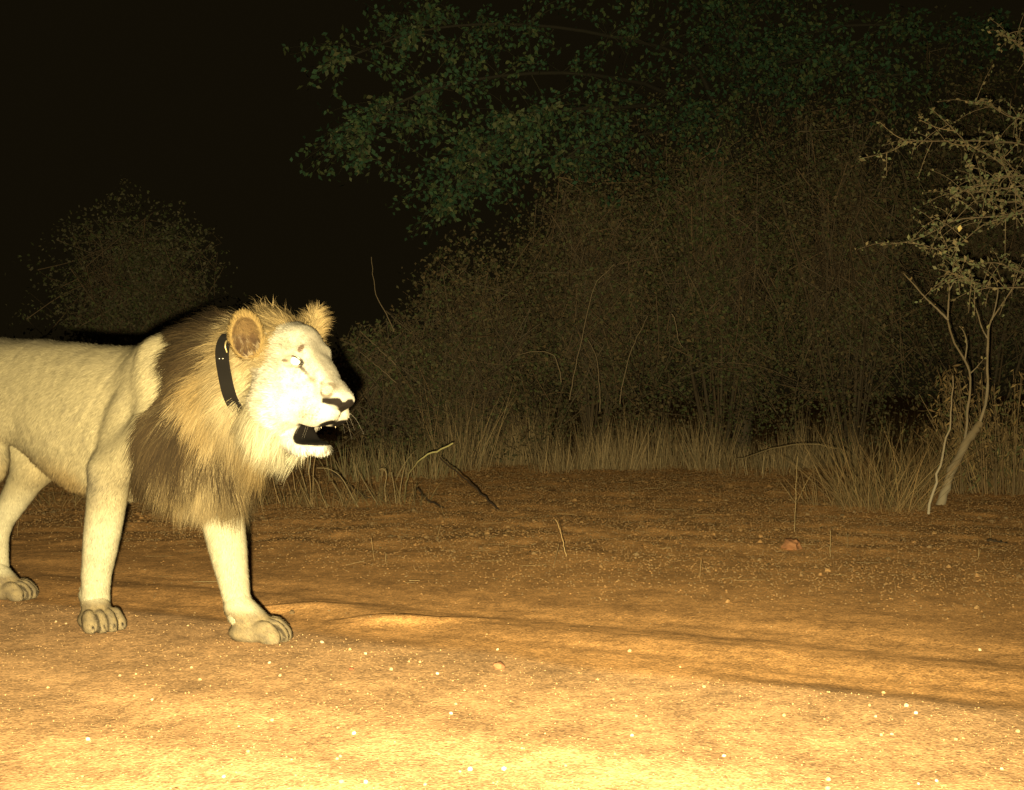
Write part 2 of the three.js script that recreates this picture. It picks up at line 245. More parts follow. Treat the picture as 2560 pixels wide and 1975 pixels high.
  for (const [px, py, pz, turn, s] of PAWS) {
    const g = surfaceNets(pawShape, [-0.09, -0.01, -0.1], [0.21, 0.2, 0.1], 0.0045), n = gradNormals(pawShape, g.P, 0.0025), c = cos(-turn * PI / 180), q = sin(-turn * PI / 180), L = [];
    for (let i = 0; i < g.P.length; i += 3) { L.push(g.P[i], g.P[i + 1], g.P[i + 2]); for (const A of [g.P, n]) { const x = A[i], z = A[i + 2]; A[i] = c * x + q * z; A[i + 2] = -q * x + c * z; } g.P[i] = px + g.P[i] * s; g.P[i + 1] = py + g.P[i + 1] * s; g.P[i + 2] = pz + g.P[i + 2] * s; }
    chunks.push({ ...g, N: n, kind: 'paw', L });
  }
  // ---- head, in head axes (origin at the nose tip)
  const pair = (f) => (x, y, z) => f(x, y, abs(z));
  const skull = [[ell(-0.32, 0.13, 0, 0.14, 0.125, 0.10), 0], [ell(-0.245, 0.155, 0, 0.10, 0.068, 0.062, [0, 0, 0.6]), 0.05], [cap(-0.048, 0.004, 0, -0.15, 0.088, 0, 0.030, 0.046, 0.85), 0.05], [cap(-0.15, 0.075, 0, -0.24, 0.155, 0, 0.046, 0.060, 0.9), 0.05],
    [cap(-0.098, -0.03, 0, -0.20, -0.01, 0, 0.052, 0.085, 0.92), 0.035], [pair(ell(-0.096, -0.050, 0.030, 0.048, 0.040, 0.038)), 0.014], [pair(ell(-0.135, -0.045, 0.042, 0.055, 0.045, 0.032)), 0.025], [pair(ell(-0.188, 0.143, 0.050, 0.045, 0.018, 0.024, [0, 0.2, 0.35])), 0.035],
    [pair(ell(-0.245, 0.03, 0.075, 0.085, 0.085, 0.05)), 0.05], [pair(ell(-0.30, -0.045, 0.07, 0.09, 0.085, 0.06)), 0.06], [cap(-0.028, -0.002, 0, -0.07, 0.014, 0, 0.019, 0.034, 0.72), 0.03], [pair(ell(-0.044, -0.008, 0.024, 0.026, 0.020, 0.020)), 0.014]];
  const jaw = (x, y, z) => { let d = cap(-0.148, -0.144, 0, -0.30, -0.095, 0, 0.028, 0.062, 0.85)(x, y, z); d = smin(d, pair(ell(-0.215, -0.148, 0.04, 0.07, 0.024, 0.022, [0, -0.25, -0.3]))(x, y, z), 0.03); d = smin(d, ell(-0.153, -0.138, 0, 0.033, 0.024, 0.036)(x, y, z), 0.02); return smin(d, ell(-0.152, -0.152, 0, 0.028, 0.022, 0.028)(x, y, z), 0.02); };
  const bend = (t, a, b, c) => t < 0.5 ? lerp(a, b, smooth(0, 0.5, t)) : lerp(b, c, smooth(0.5, 1, t));
  const mouthSlot = (x, y, z) => { const t = clamp((x + 0.195) / 0.15), up = bend(t, -0.090, -0.103, -0.079), lo = bend(t, -0.136, -0.143, -0.118), yc = (up + lo) / 2, hh = (up - lo) / 2, d = hypot(max(0, -0.172 - x), max(0, abs(y - yc) - hh + 0.023)) - 0.023; return max(d, abs(z) - 0.12); };
  const earD = (x, y, z) => {
    if (hypot(x + 0.35, y - 0.20, z - 0.125) > 0.18) return 0.06;
    const o = ell(-0.346, 0.206, 0.126, 0.056, 0.080, 0.030, [0.06, 0.72, 0.05])(x, y, z), i = ell(-0.330, 0.194, 0.142, 0.046, 0.069, 0.030, [0.06, 0.72, 0.05])(x, y, z);
    return smax(o, -i, 0.010);
  };
  const nostril = pair(ell(-0.030, -0.013, 0.024, 0.014, 0.008, 0.0085, [0.3, 0.7, 0]));
  const head = (x, y, z) => {
    let d = skull[0][0](x, y, z); for (let i = 1; i < skull.length; i++) d = smin(d, skull[i][0](x, y, z), skull[i][1]);
    d = smin(d, jaw(x, y, z), 0.012);
    d = smax(d, -ell(-0.176, 0.118, 0.094, 0.026, 0.015, 0.022, [0, 0.25, 0.35])(x, y, abs(z)), 0.010);     // eye sockets
    d = smax(d, -mouthSlot(x, y, z), 0.014);
    d = smax(d, -nostril(x, y, z), 0.005);
    d = smin(d, z > 0 ? earD(x, y, z) : earD(x - 0.060, y - 0.010, -z), 0.010);
    return d + 0.0016 * N3(x * 40, y * 40, z * 40);
  };
  { const g = surfaceNets(head, [-0.47, -0.22, -0.215], [0.02, 0.345, 0.215], 0.0038), n = gradNormals(head, g.P, 0.002), L = g.P.slice(), nm = new THREE.Matrix3().setFromMatrix4(HEADM);
    for (let i = 0; i < g.P.length; i += 3) { T3.set(g.P[i], g.P[i + 1], g.P[i + 2]).applyMatrix4(HEADM); g.P[i] = T3.x; g.P[i + 1] = T3.y; g.P[i + 2] = T3.z; T3.set(n[i], n[i + 1], n[i + 2]).applyMatrix3(nm); n[i] = T3.x; n[i + 1] = T3.y; n[i + 2] = T3.z; }
    chunks.push({ ...g, N: n, kind: 'head', L }); }
  // ---- pigment of the coat
  const TAN = [0.206, 0.176, 0.108], SAND = [0.250, 0.213, 0.130], CREAM = [0.33, 0.305, 0.22], WHITE = [0.40, 0.385, 0.34], GREY = [0.10, 0.087, 0.066], GOLD = [0.130, 0.088, 0.036], BLOND = [0.180, 0.142, 0.080], DARK = [0.0065, 0.0044, 0.0026], BROWN = [0.034, 0.0215, 0.0105], BLACK = [0.006, 0.005, 0.004];
  const spot = (x, y, z, cx, cy, cz, r) => Math.exp(-((x - cx) ** 2 + (y - cy) ** 2 + (z - cz) ** 2) / (r * r));
  function bodyColor(x, y, z) {
    const n = fbm(x * 6, y * 6, z * 6, 3), m = fbm(x * 21, y * 21, z * 21, 2);
    let c = mixc(TAN, SAND, clamp(0.5 + n));
    c = mixc(c, [0.185, 0.125, 0.052], smooth(0.66, 0.52, y + 0.05 * n) * smooth(-0.75, -0.4, x) * smooth(0.02, -0.08, x) * 0.8);   // yellower belly hair
    c = mixc(c, CREAM, smooth(0.50, 0.35, y) * 0.8);
    c = mixc(c, GREY, 0.75 * spot(x, y, z, 0.10, 0.545, 0.215, 0.075) + 0.5 * spot(x, y, z, 0.035, 0.43, 0.16, 0.05));           // worn elbow
    c = mixc(c, GREY, 0.55 * smooth(1.03, 1.07, y + 0.015 * m) * smooth(0.12, 0.0, x));                                       // darker hair along the spine
    c = mixc(c, GREY, 0.30 * clamp(m * 2.2));
    const f = 0.18 * m + 0.15 * N3(x * 60, y * 25, z * 60); return [c[0] * (1 + f), c[1] * (1 + f), c[2] * (1 + f)];
  }
  function pawColor(x, y, z) { const n = fbm(x * 40 + 3, y * 40, z * 40, 2); let c = mixc([0.20, 0.155, 0.088], [0.125, 0.10, 0.066], clamp(0.5 + n * 1.6));
    if (x > 0.085 && y < 0.07) { let gap = 1; for (const g of [-0.034, 0, 0.034]) gap = min(gap, abs(z - g)); c = mixc(c, [0.022, 0.017, 0.012], smooth(0.006, 0.002, gap) * smooth(0.085, 0.11, x) * 0.8); }
    if (x > 0.135) for (const t of toes) c = mixc(c, [0.02, 0.016, 0.013], smooth(0.006, 0.003, hypot((y - 0.030) * 0.6, z - t * 1.06)) * smooth(0.132, 0.145, x));
    return c; }
  const spots = []; { const q = rng(9); for (const s of [1, -1]) for (let r = 0; r < 4; r++) for (let k = 0; k < 6; k++) spots.push([-0.080 - k * 0.0135 - r * 0.003 + (q() - 0.5) * 0.006, -0.032 - r * 0.011 + k * 0.0012 + (q() - 0.5) * 0.004, s, 0.0008 + q() * 0.0016]); }
  function headColor(x, y, z) {
    const az = abs(z), n = fbm(x * 26, y * 26, z * 26, 3), m = fbm(x * 70, y * 70, z * 70, 2);
    let c = mixc(WHITE, [0.205, 0.186, 0.142], clamp(0.30 + 1.0 * n + 0.5 * smooth(0.06, 0.14, y)));
    c = mixc(c, [0.135, 0.120, 0.094], 0.85 * smooth(0.05, 0.02, az + 0.02 * n) * smooth(-0.02, 0.05, y) * smooth(0.30, 0.2, y));         // greyer bridge of the nose
    c = mixc(c, [0.10, 0.088, 0.07], 0.6 * clamp(m * 2.5) * smooth(0, 0.05, y));
    c = mixc(c, GOLD, smooth(-0.27, -0.36, x + 0.03 * n) * smooth(0.02, 0.12, y) * 0.85);
    c = mixc(c, BLOND, 0.55 * smooth(-0.24, -0.34, x) * smooth(0.1, 0.0, y));
    if (az > 0.03 && x > -0.17 && y < -0.01) for (const [sx, sy, , r] of spots) { const d2 = hypot(x - sx, y - sy); if (d2 < r * 2) c = mixc(c, [0.035, 0.026, 0.017], smooth(r * 1.6, r * 0.6, d2) * 0.6); }
    // scars and sores
    if (z > 0) { c = mixc(c, [0.05, 0.022, 0.010], smooth(0.011, 0.006, hypot((x + 0.158), (y - 0.160) * 0.6)) * 0.85); const r = hypot((x + 0.060) * 0.95, y - 0.026); c = mixc(c, [0.085, 0.066, 0.045], smooth(0.008, 0.003, abs(r - 0.020)) * (0.45 + 0.4 * smooth(-0.03, 0.03, n)) + 0.35 * smooth(0.02, 0.0, r)); c = mixc(c, [0.07, 0.05, 0.03], 0.7 * smooth(0.010, 0.004, hypot(x + 0.085, y - 0.048))); }
    // dark tear line and rims round the eye
    { const ex = x + 0.176, ey = y - 0.119, u = ex * 0.94 + ey * -0.34, w = ey * 0.94 + ex * 0.34; c = mixc(c, BLACK, smooth(0.008, 0.003, abs(hypot(u / 1.55, w) - 0.0145)) * smooth(0.03, 0.05, az) * (az > 0.05 ? 0.12 + 0.8 * smooth(0.006, 0.02, u) : 0)); }
    { const t = clamp((x + 0.160) / 0.055), ly = 0.106 - 0.052 * t; c = mixc(c, [0.02, 0.014, 0.010], smooth(0.010, 0.004, abs(y - ly)) * smooth(-0.166, -0.155, x) * smooth(-0.10, -0.13, x) * (1 - 0.7 * t) * smooth(0.02, 0.035, az)); c = mixc(c, [0.08, 0.055, 0.035], 0.7 * smooth(0.016, 0.004, hypot((x + 0.115) * 0.7, y - 0.060)) * (az > 0.02 ? 1 : 0)); }
    c = mixc(c, [0.04, 0.02, 0.01], smooth(0.012, 0.004, hypot(x + 0.205, (y - 0.122) * 1.4)) * (az > 0.05 ? 0.8 : 0));
    if (y < -0.128) c = mixc(c, WHITE, 0.8); c = mixc(c, [0.08, 0.045, 0.03], 0.7 * spot(x, y, az, -0.140, -0.130, 0.03, 0.014));
    // nose leather, lips, mouth
    { const top = -0.001 - az * 0.05 + 0.006 * smooth(0.026, 0.04, az) - 0.008 * smooth(0.008, 0.02, az) * smooth(0.036, 0.026, az), low = -0.047 + az * 0.58, nose = smooth(0.003, -0.003, y - top) * smooth(-0.003, 0.003, y - low) * smooth(-0.082, -0.072, x); c = mixc(c, [0.010, 0.0075, 0.0065], nose); if (az < 0.0035 && y < -0.03 && y > -0.085 && x > -0.09) c = mixc(c, BLACK, 0.85); }
    { const sl = mouthSlot(x, y, z); c = mixc(c, [0.0035, 0.0026, 0.0022], smooth(0.0135, 0.0085, sl) * smooth(0.015, 0.0, x)); }
    // ears
    if (z < 0) { if (earD(x - 0.060, y - 0.010, az) < 0.006 && y > 0.15) c = [0.150, 0.106, 0.046]; }
    else if (az > 0.075 && y > 0.115 && x < -0.275) { const ii = ell(-0.330, 0.194, 0.142, 0.046, 0.069, 0.030, [0.06, 0.72, 0.05])(x, y, az), inn = smooth(0.005, -0.002, ii); c = mixc([0.135, 0.092, 0.036], [0.055, 0.032, 0.014], inn); c = mixc(c, [0.022, 0.012, 0.009], inn * smooth(0.215, 0.18, y) * clamp(0.6 + n)); c = mixc(c, [0.15, 0.115, 0.07], inn * smooth(0.02, 0.2, m) * smooth(0.22, 0.15, y)); }
    return [c[0] * (1 + 0.12 * m), c[1] * (1 + 0.12 * m), c[2] * (1 + 0.12 * m)];
  }
  // mane pigment by place; lock is a random number of the lock of hair
  const REAR = [[0.40, 0.20], [0.50, 0.22], [0.56, 0.28], [0.65, 0.375], [0.80, 0.435], [0.876, 0.475], [0.934, 0.515], [1.01, 0.50], [1.06, 0.43], [1.10, 0.34], [1.3, 0.34]];
  const rearX = (y) => { for (let i = 1; i < REAR.length; i++) if (y < REAR[i][0]) return lerp(REAR[i - 1][1], REAR[i][1], clamp((y - REAR[i - 1][0]) / (REAR[i][0] - REAR[i - 1][0]))); return 0.34; };
  function maneWeight(x, y, z, kind) {
    if (kind === 'paw') return 0;
    toHead(x, y, z); const hx = T3.x, hy = T3.y, hz = abs(T3.z);
    if (kind === 'head') {
      if (T3.z > 0.07 && hy > 0.13 && hx < -0.27 && earD(hx, hy, hz) < 0.012) return 0;
      if (T3.z < -0.04 && hy > 0.09) return earD(hx - 0.060, hy - 0.010, hz) < 0.012 ? 0.85 : smooth(-0.225, -0.255, hx);
      if (hy > 0.10) { const line = -0.248 - 0.20 * hz; return smooth(line + 0.01, line - 0.03, hx); }
      const line = -0.225 - 0.10 * smooth(-0.12, 0.0, hy) - 0.02; return smooth(line + 0.012, line - 0.04, hx) * (hy > -0.2 ? 1 : 1);
    }
    if (hx > -0.30 && hy < 0.30) return 0;
    if (x < 0.19) return 0;
    if (y < 0.44) return 0;
    const xr = z > -0.03 ? rearX(y) : rearX(y) - 0.03; let w = smooth(xr - 0.005, xr + 0.03, x + 0.02 * N3(x * 9, y * 9, z * 9));
    if (x > 0.36 && x < 0.75 && y < 0.50) w *= smooth(0.44, 0.50, y);
    return w;
  }
  function maneColor(x, y, z, lock, kind) {
    const n = fbm(x * 5 + 9, y * 5, z * 5, 3), hx = toHead(x, y, z).x, hy = T3.y, hz = T3.z;
    let dark = 0;
    dark = max(dark, smooth(0.74, 0.62, x + 0.1 * n) * smooth(0.86, 0.96, y + 0.1 * n) * 0.86); dark = max(dark, smooth(0.16, 0.06, x - rearX(y) + 0.07 * n) * smooth(0.84, 0.92, y) * 0.9);                              // nape
    dark = max(dark, smooth(0.19, 0.03, x - rearX(y) + 0.07 * n) * (0.95 - 0.25 * smooth(0.5, 0.9, y)));                        // dark rear fringe
    dark = max(dark, 0.85 * spot(x, y, 0, 0.53, 0.75, 0, 0.11 + 0.06 * n)); dark = max(dark, 0.6 * spot(x, y, 0, 0.63, 0.69, 0, 0.08));
    dark = max(dark, 0.65 * smooth(0.62, 0.68, x + 0.05 * n) * smooth(0.68, 0.60, y));                                         // brown at the front of the chest
    const ruff = smooth(-0.46, -0.36, hx + 0.05 * n);
    dark *= 1 - ruff * 0.85;
    dark = dark < 0.04 ? dark : smooth(-0.28, 0.28, dark - 0.06 - 0.56 * lock + 0.4 * n);
    let light = mixc(GOLD, BLOND, clamp(0.45 + lock * 0.7 + n - 0.3)); light = mixc(light, [0.18, 0.15, 0.095], smooth(0.62, 0.5, y) * 0.55);
    if (kind === 'head') { light = mixc(light, [0.27, 0.25, 0.175], smooth(0.14, 0.0, hy) * smooth(-0.40, -0.25, hx + 0.05 * n)); if (hy > 0.16) { light = mixc(light, [0.150, 0.106, 0.046], 0.7); dark = max(dark, 0.5 * smooth(0.7, 0.9, lock)); } }
    else light = mixc(light, [0.20, 0.17, 0.105], ruff * smooth(1.0, 0.9, y) * 0.7);
    return mixc(light, mixc(BROWN, DARK, clamp(lock * 0.6 + 0.35)), dark);
  }
  // ---- one continuous body mesh
  const P = [], Nn = [], C = [], I = [], K = [];
  for (const ch of chunks) {
    const o = P.length / 3;
    for (let i = 0; i < ch.P.length; i += 3) {
      const x = ch.P[i], y = ch.P[i + 1], z = ch.P[i + 2]; P.push(x, y, z); Nn.push(ch.N[i], ch.N[i + 1], ch.N[i + 2]); K.push(ch.kind);
      let c = ch.kind === 'body' ? bodyColor(x, y, z) : ch.kind === 'paw' ? mixc(pawColor(ch.L[i], ch.L[i + 1], ch.L[i + 2]), bodyColor(x, y, z), smooth(0.09, 0.13, ch.L[i + 1])) : headColor(ch.L[i], ch.L[i + 1], ch.L[i + 2]);
      const w = maneWeight(x, y, z, ch.kind); if (w > 0) { const mc = maneColor(x, y, z, 0.55, ch.kind); c = mixc(c, mc, w); }
      C.push(c[0], c[1], c[2]);
    }
    for (const i of ch.I) I.push(i + o);
  }
  const bg = new THREE.BufferGeometry(); bg.setAttribute('position', new THREE.BufferAttribute(new Float32Array(P), 3)); bg.setAttribute('normal', new THREE.BufferAttribute(new Float32Array(Nn), 3)); bg.setAttribute('color', new THREE.BufferAttribute(new Float32Array(C), 3)); bg.setIndex(new THREE.BufferAttribute(new Uint32Array(I), 1));
  const FUR = mat({ roughness: 0.9, specularIntensity: 0.2 });
  part('body', bg, FUR, LION);
  // ---- collar
  const collarAt = (a, out = 0) => { const c = cos(a), s = sin(a), y = 0.925 + (0.155 + out) * Math.sign(c) * abs(c) ** 0.65, z = 0.02 + (0.205 + out) * Math.sign(s) * abs(s) ** 0.65; return V(0.795 - 0.26 * (y - 0.925), y, z); };
  const collarAngle = (y, z) => { const c = (y - 0.925) / 0.155, s = (z - 0.02) / 0.205; return Math.atan2(Math.sign(s) * abs(s) ** 1.54, Math.sign(c) * abs(c) ** 1.54); };
  { const m = new MB(), n = 96, w = 0.056, th = 0.007;
    const ring = []; for (let k = 0; k <= n; k++) { const a = k / n * 2 * PI, p = collarAt(a), q = collarAt(a, th), ax = V(0.985, 0.17 * cos(a) * -1, 0).normalize(), nr = V(0, cos(a), sin(a)); ring.push([p, q, ax, nr]); }
    const row = (k) => { const [p, q, ax, nr] = ring[k], w2 = 0.6 + 0.8 * N3(k * 0.5, 3, 1) ** 2 + 0.5 * abs(N3(k * 0.13, 7, 2)), c = [0.0105 * w2, 0.0088 * w2, 0.0075 * w2]; return [[q, -w / 2, nr], [q, w / 2, nr], [q, w / 2, ax], [p, w / 2, ax], [p, w / 2, nr.clone().negate()], [p, -w / 2, nr.clone().negate()], [p, -w / 2, ax.clone().negate()], [q, -w / 2, ax.clone().negate()]].map(([b, s, nn]) => m.v(b.x + ax.x * s, b.y + ax.y * s, b.z, nn.x, nn.y, nn.z, c)); };
    let pr = row(0); for (let k = 1; k <= n; k++) { const r = row(k); for (let s = 0; s < 8; s += 2) { m.tri(pr[s + 1], pr[s], r[s]); m.tri(r[s + 1], pr[s + 1], r[s]); } pr = r; }
    const col = part('collar', m.geo(), mat({ roughness: 0.75 }), LION); tag(col, 'black tracking collar on the neck behind the ear');
    const b = new MB(), p0 = collarAt(PI * 0.40, 0.010); b.tube(curve([collarAt(0.30 * PI, 0.006).add(V(0.028, 0, 0)), collarAt(0.33 * PI, 0.02).add(V(0.033, 0, 0)), collarAt(0.37 * PI, 0.018).add(V(0.030, 0, 0)), collarAt(0.40 * PI, 0.006).add(V(0.026, 0, 0))], 8), taper(9, 0.003, 0.003), [0.30, 0.24, 0.12], 6);
    part('buckle', b.geo(), mat({ roughness: 0.35, metalness: 0.6 }), col);
    for (const [da, dx] of [[0.44, -0.008], [0.44, 0.008]]) { const r = new THREE.SphereGeometry(0.0022, 8, 6); const s = part('rivet', r, new THREE.MeshStandardMaterial({ color: new THREE.Color(0.6, 0.58, 0.52), metalness: 0.7, roughness: 0.3 }), col); s.position.copy(collarAt(PI * da, 0.008)).add(V(dx, 0, 0)); }
  }
  const nearCollar = (x, y, z) => { const a = collarAngle(y, z), q = collarAt(a); return z > 0 && y > 0.885 && y < 1.04 && abs(x - q.x) < 0.034; };
  // ---- surface sampler
  const nt = I.length / 3, area = new Float32Array(nt);
  { const a = V(), b = V(), c = V(); for (let t = 0; t < nt; t++) { a.fromArray(P, I[t * 3] * 3); b.fromArray(P, I[t * 3 + 1] * 3).sub(a); c.fromArray(P, I[t * 3 + 2] * 3).sub(a); area[t] = b.cross(c).length() / 2; } }
  const sampler = (weight) => { const list = [], cum = []; let s = 0; for (let t = 0; t < nt; t++) { const v = I[t * 3] * 3, w = area[t] * weight(P[v], P[v + 1], P[v + 2], Nn[v], Nn[v + 1], Nn[v + 2], K[I[t * 3]]); if (w > 0) { s += w; list.push(t); cum.push(s); } }
    return () => { const u = R() * s; let lo = 0, hi = list.length - 1; while (lo < hi) { const m = (lo + hi) >> 1; if (cum[m] < u) lo = m + 1; else hi = m; } const t = list[lo] * 3; let a = R(), b = R(); if (a + b > 1) { a = 1 - a; b = 1 - b; } const c = 1 - a - b, i = I[t] * 3, j = I[t + 1] * 3, k = I[t + 2] * 3;
      return { p: V(P[i] * a + P[j] * b + P[k] * c, P[i + 1] * a + P[j + 1] * b + P[k + 1] * c, P[i + 2] * a + P[j + 2] * b + P[k + 2] * c), n: V(Nn[i] * a + Nn[j] * b + Nn[k] * c, Nn[i + 1] * a + Nn[j + 1] * b + Nn[k + 1] * c, Nn[i + 2] * a + Nn[j + 2] * b + Nn[k + 2] * c).normalize(), col: [C[i], C[i + 1], C[i + 2]], kind: K[I[t]] }; }; };
  const exposed = (x, y, z, kind) => { if (kind === 'body') { toHead(x, y, z); if (head(T3.x, T3.y, T3.z) < -0.004) return false; } else if (kind === 'head') { if (body(x, y, z) < -0.006) return false; } return true; };
  // ---- mane: locks of hair
  {
    const pick = sampler((x, y, z, nx, ny, nz, kind) => { const w = maneWeight(x, y, z, kind); if (w < 0.05 || !exposed(x, y, z, kind)) return 0; if (nearCollar(x, y, z)) return 0; return w * (z > -0.06 || ny > 0.5 ? 1 : 0.35) * (kind === 'head' ? 1.35 : 1); });
    const locks = [];
    const flow = (p, n, kind) => {
      toHead(p.x, p.y, p.z); const hx = T3.x, hy = T3.y, hz = T3.z, d = V(), wob = N3(p.x * 6, p.y * 6, p.z * 6), wob2 = N3(p.x * 6 + 40, p.y * 6, p.z * 6);
      let len, out;
      if (kind === 'head' || hx > -0.42) {
        if (hz < -0.045 && hy > 0.08) { d.set(0.05, 0.75, -0.55); len = 0.045 + 0.02 * wob; out = 0.8; if (hx < -0.30) len = 0.06; }
        else if (hz > 0.055 && hy > 0.09 && hx > -0.36) { d.set(-0.8, 0.3, 0); len = 0.022; out = 0.3; }
        else if (hy > 0.18) { d.set(-0.75, 0.5, hz * 1.2); len = 0.088 + 0.03 * (wob + 0.5); out = 0.62; }
        else if (hy > -0.02) { d.set(-0.85, -0.32, 0); len = 0.085; out = 0.42; }
        else { d.set(-0.55, -0.85, 0); len = 0.085; out = 0.30; }
      } else {
        const low = smooth(0.95, 0.65, p.y), front = smooth(0.56, 0.68, p.x);
        d.set(lerp(-0.85, -0.30, low) + 0.30 * front * low, lerp(-0.30, -0.98, low), 0); len = lerp(0.11, 0.155, low); out = lerp(0.34, 0.16, low);
        if (p.y > 1.04) { d.set(-0.95, 0.0, 0); len = 0.10; out = 0.34; }
        const rear = smooth(0.09, 0.0, p.x - rearX(p.y)); len *= 1 - 0.42 * rear; if (p.y < 0.62) len = 0.112 - 0.02 * rear; if (p.y < 0.54) len = 0.072 * (0.9 + 0.5 * wob);
      }
      if (p.z > 0 && p.y > 0.89 && p.y < 1.06) { const a = collarAngle(p.y, p.z), gap = p.x - collarAt(a).x - 0.03; if (gap > 0) { len = min(len, 0.022 + gap * (0.65 + 0.6 * smooth(0.92, 0.84, p.y))); } }
      d.x += 0.22 * wob; d.z += 0.22 * wob2; d.addScaledVector(n, -d.dot(n) * 0.75).normalize().addScaledVector(n, out).normalize();
      return { d, len };
    };
    for (let k = 0; k < 2600; k++) { const s = pick(), f = flow(s.p, s.n, s.kind); locks.push({ ...s, ...f, r: R(), l: f.len * (0.75 + 0.55 * R()), j: rdir(R).multiplyScalar(0.16) }); }
    const cell = 0.05, grid = new Map(), key = (x, y, z) => `${floor(x / cell)},${floor(y / cell)},${floor(z / cell)}`;
    for (const l of locks) { const k = key(l.p.x, l.p.y, l.p.z); if (!grid.has(k)) grid.set(k, []); grid.get(k).push(l); }
    const m = new MB(), pts = [V(), V(), V(), V(), V()], D = V(), Wd = V();
    for (let k = 0; k < 80000; k++) {
      const s = pick(); let best = null, bd = 0.004;
      for (let a = -1; a <= 1; a++) for (let b = -1; b <= 1; b++) for (let c = -1; c <= 1; c++) { const g = grid.get(key(s.p.x + a * cell, s.p.y + b * cell, s.p.z + c * cell)); if (g) for (const l of g) { const d2 = l.p.distanceToSquared(s.p); if (d2 < bd) { bd = d2; best = l; } } }
      const f = flow(s.p, s.n, s.kind), lk = best ?? { p: s.p, d: f.d, l: f.len, r: R(), j: V() }, L = lk.l * (0.70 + 0.45 * R());
      D.copy(f.d).lerp(lk.d, 0.6).add(lk.j).addScaledVector(rdir(R), 0.20).normalize();
      const conv = lk.p.clone().sub(s.p), g = 0.20 + 0.25 * R(), wv = V().crossVectors(D, s.n).normalize(), ph = lk.r * 40 + 0.8 * R(), am = L * (0.05 + 0.07 * R());
      pts[0].copy(s.p).addScaledVector(s.n, -0.006);
      for (let i = 1; i < 5; i++) { const t = i / 4; pts[i].copy(s.p).addScaledVector(D, L * t).addScaledVector(conv, 0.72 * t * t).addScaledVector(wv, am * (sin(ph + t * 5.5) - sin(ph)) * t); pts[i].y -= L * g * t * t; if (s.kind === 'head' && T3.y > 0) pts[i].y += 0; }
      const cr = maneColor(s.p.x, s.p.y, s.p.z, clamp(lk.r * 0.8 + R() * 0.25), s.kind), br = 0.6 + 0.8 * R(), tip = mixc(cr, cr[0] < 0.06 ? GOLD : BLOND, 0.30 * R() ** 2);
      Wd.crossVectors(D, s.n).addScaledVector(rdir(R), 0.5).normalize();
      m.blade(pts, 0.0015 + 0.0013 * R(), Wd, (t) => { const c = mixc(cr, tip, t); return [c[0] * br, c[1] * br, c[2] * br]; }, s.n, 0.45);
    }
    // long loose hairs at the lower edge
    const mane = part('mane', m.geo(), FUR, LION); tag(mane, 'long mane, blond near the face and dark brown at the rear', null, null, 'stuff');
  }
  // ---- short coat over body, legs and face
  {
    const pick = sampler((x, y, z, nx, ny, nz, kind) => { if (maneWeight(x, y, z, kind) > 0.8 || !exposed(x, y, z, kind)) return 0; if (kind === 'head') { toHead(x, y, z); if (mouthSlot(T3.x, T3.y, T3.z) < 0.0125 || hypot(T3.x + 0.176, T3.y - 0.119) < 0.026 || (T3.x > -0.085 && T3.y < 0.008 && T3.y > -0.05)) return 0; return 1.5; } return (x < -0.9 ? 0.25 : 1) * (z < 0 && ny < 0.4 ? 0.55 : 1); });
    const m = new MB(), pts = [V(), V(), V()], D = V(), W = V();
    for (let k = 0; k < 170000; k++) {
      const s = pick(); let L = 0.014 + 0.014 * R(), lift = 0.16;
      toHead(s.p.x, s.p.y, s.p.z); const hy = T3.y, hx = T3.x;
      if (s.kind === 'head') { D.set(-0.9, 0.1, 0); if (hy < -0.130) { D.set(0.15, -1, 0); L = 0.010 + 0.018 * R(); lift = 0.5; } else if (hx < -0.22) { L = 0.02; } else { L = 0.007; } if (abs(T3.z) > 0.09 && hy > 0.14 && hx < -0.28) { D.set(-0.4, 0.7, 0); L = 0.008 + 0.010 * R(); lift = 0.5; } }
      else if (s.kind === 'paw') { D.set(0.7, -0.5, 0); L = 0.008 + 0.008 * R(); } else { D.set(-0.62, -0.75, 0); if (s.p.y < 0.5) { D.set(-0.1, -1, 0); L *= 0.7; } if (s.p.y < 0.62 && s.p.x < 0 && s.p.x > -0.6 && s.n.y < -0.3) L *= 1.6; }
      D.addScaledVector(s.n, -D.dot(s.n)).addScaledVector(rdir(R), 0.25).normalize().addScaledVector(s.n, lift).normalize();
      W.crossVectors(D, s.n).normalize();
      pts[0].copy(s.p).addScaledVector(s.n, -0.001); pts[1].copy(s.p).addScaledVector(D, L * 0.55); pts[2].copy(s.p).addScaledVector(D, L).addScaledVector(s.n, -L * 0.12);
      const b = 0.58 + 0.8 * R() ** 1.1; m.blade(pts, 0.0018 + 0.0012 * R(), W, [s.col[0] * b, s.col[1] * b, s.col[2] * b], s.n, 0.7);
    }
    tag(part('coat', m.geo(), FUR, LION), 'short sandy coat', null, null, 'stuff');
  }
  // ---- eyes, teeth, whiskers
    const hp = (x, y, z) => V(x, y, z).applyMatrix4(HEADM);
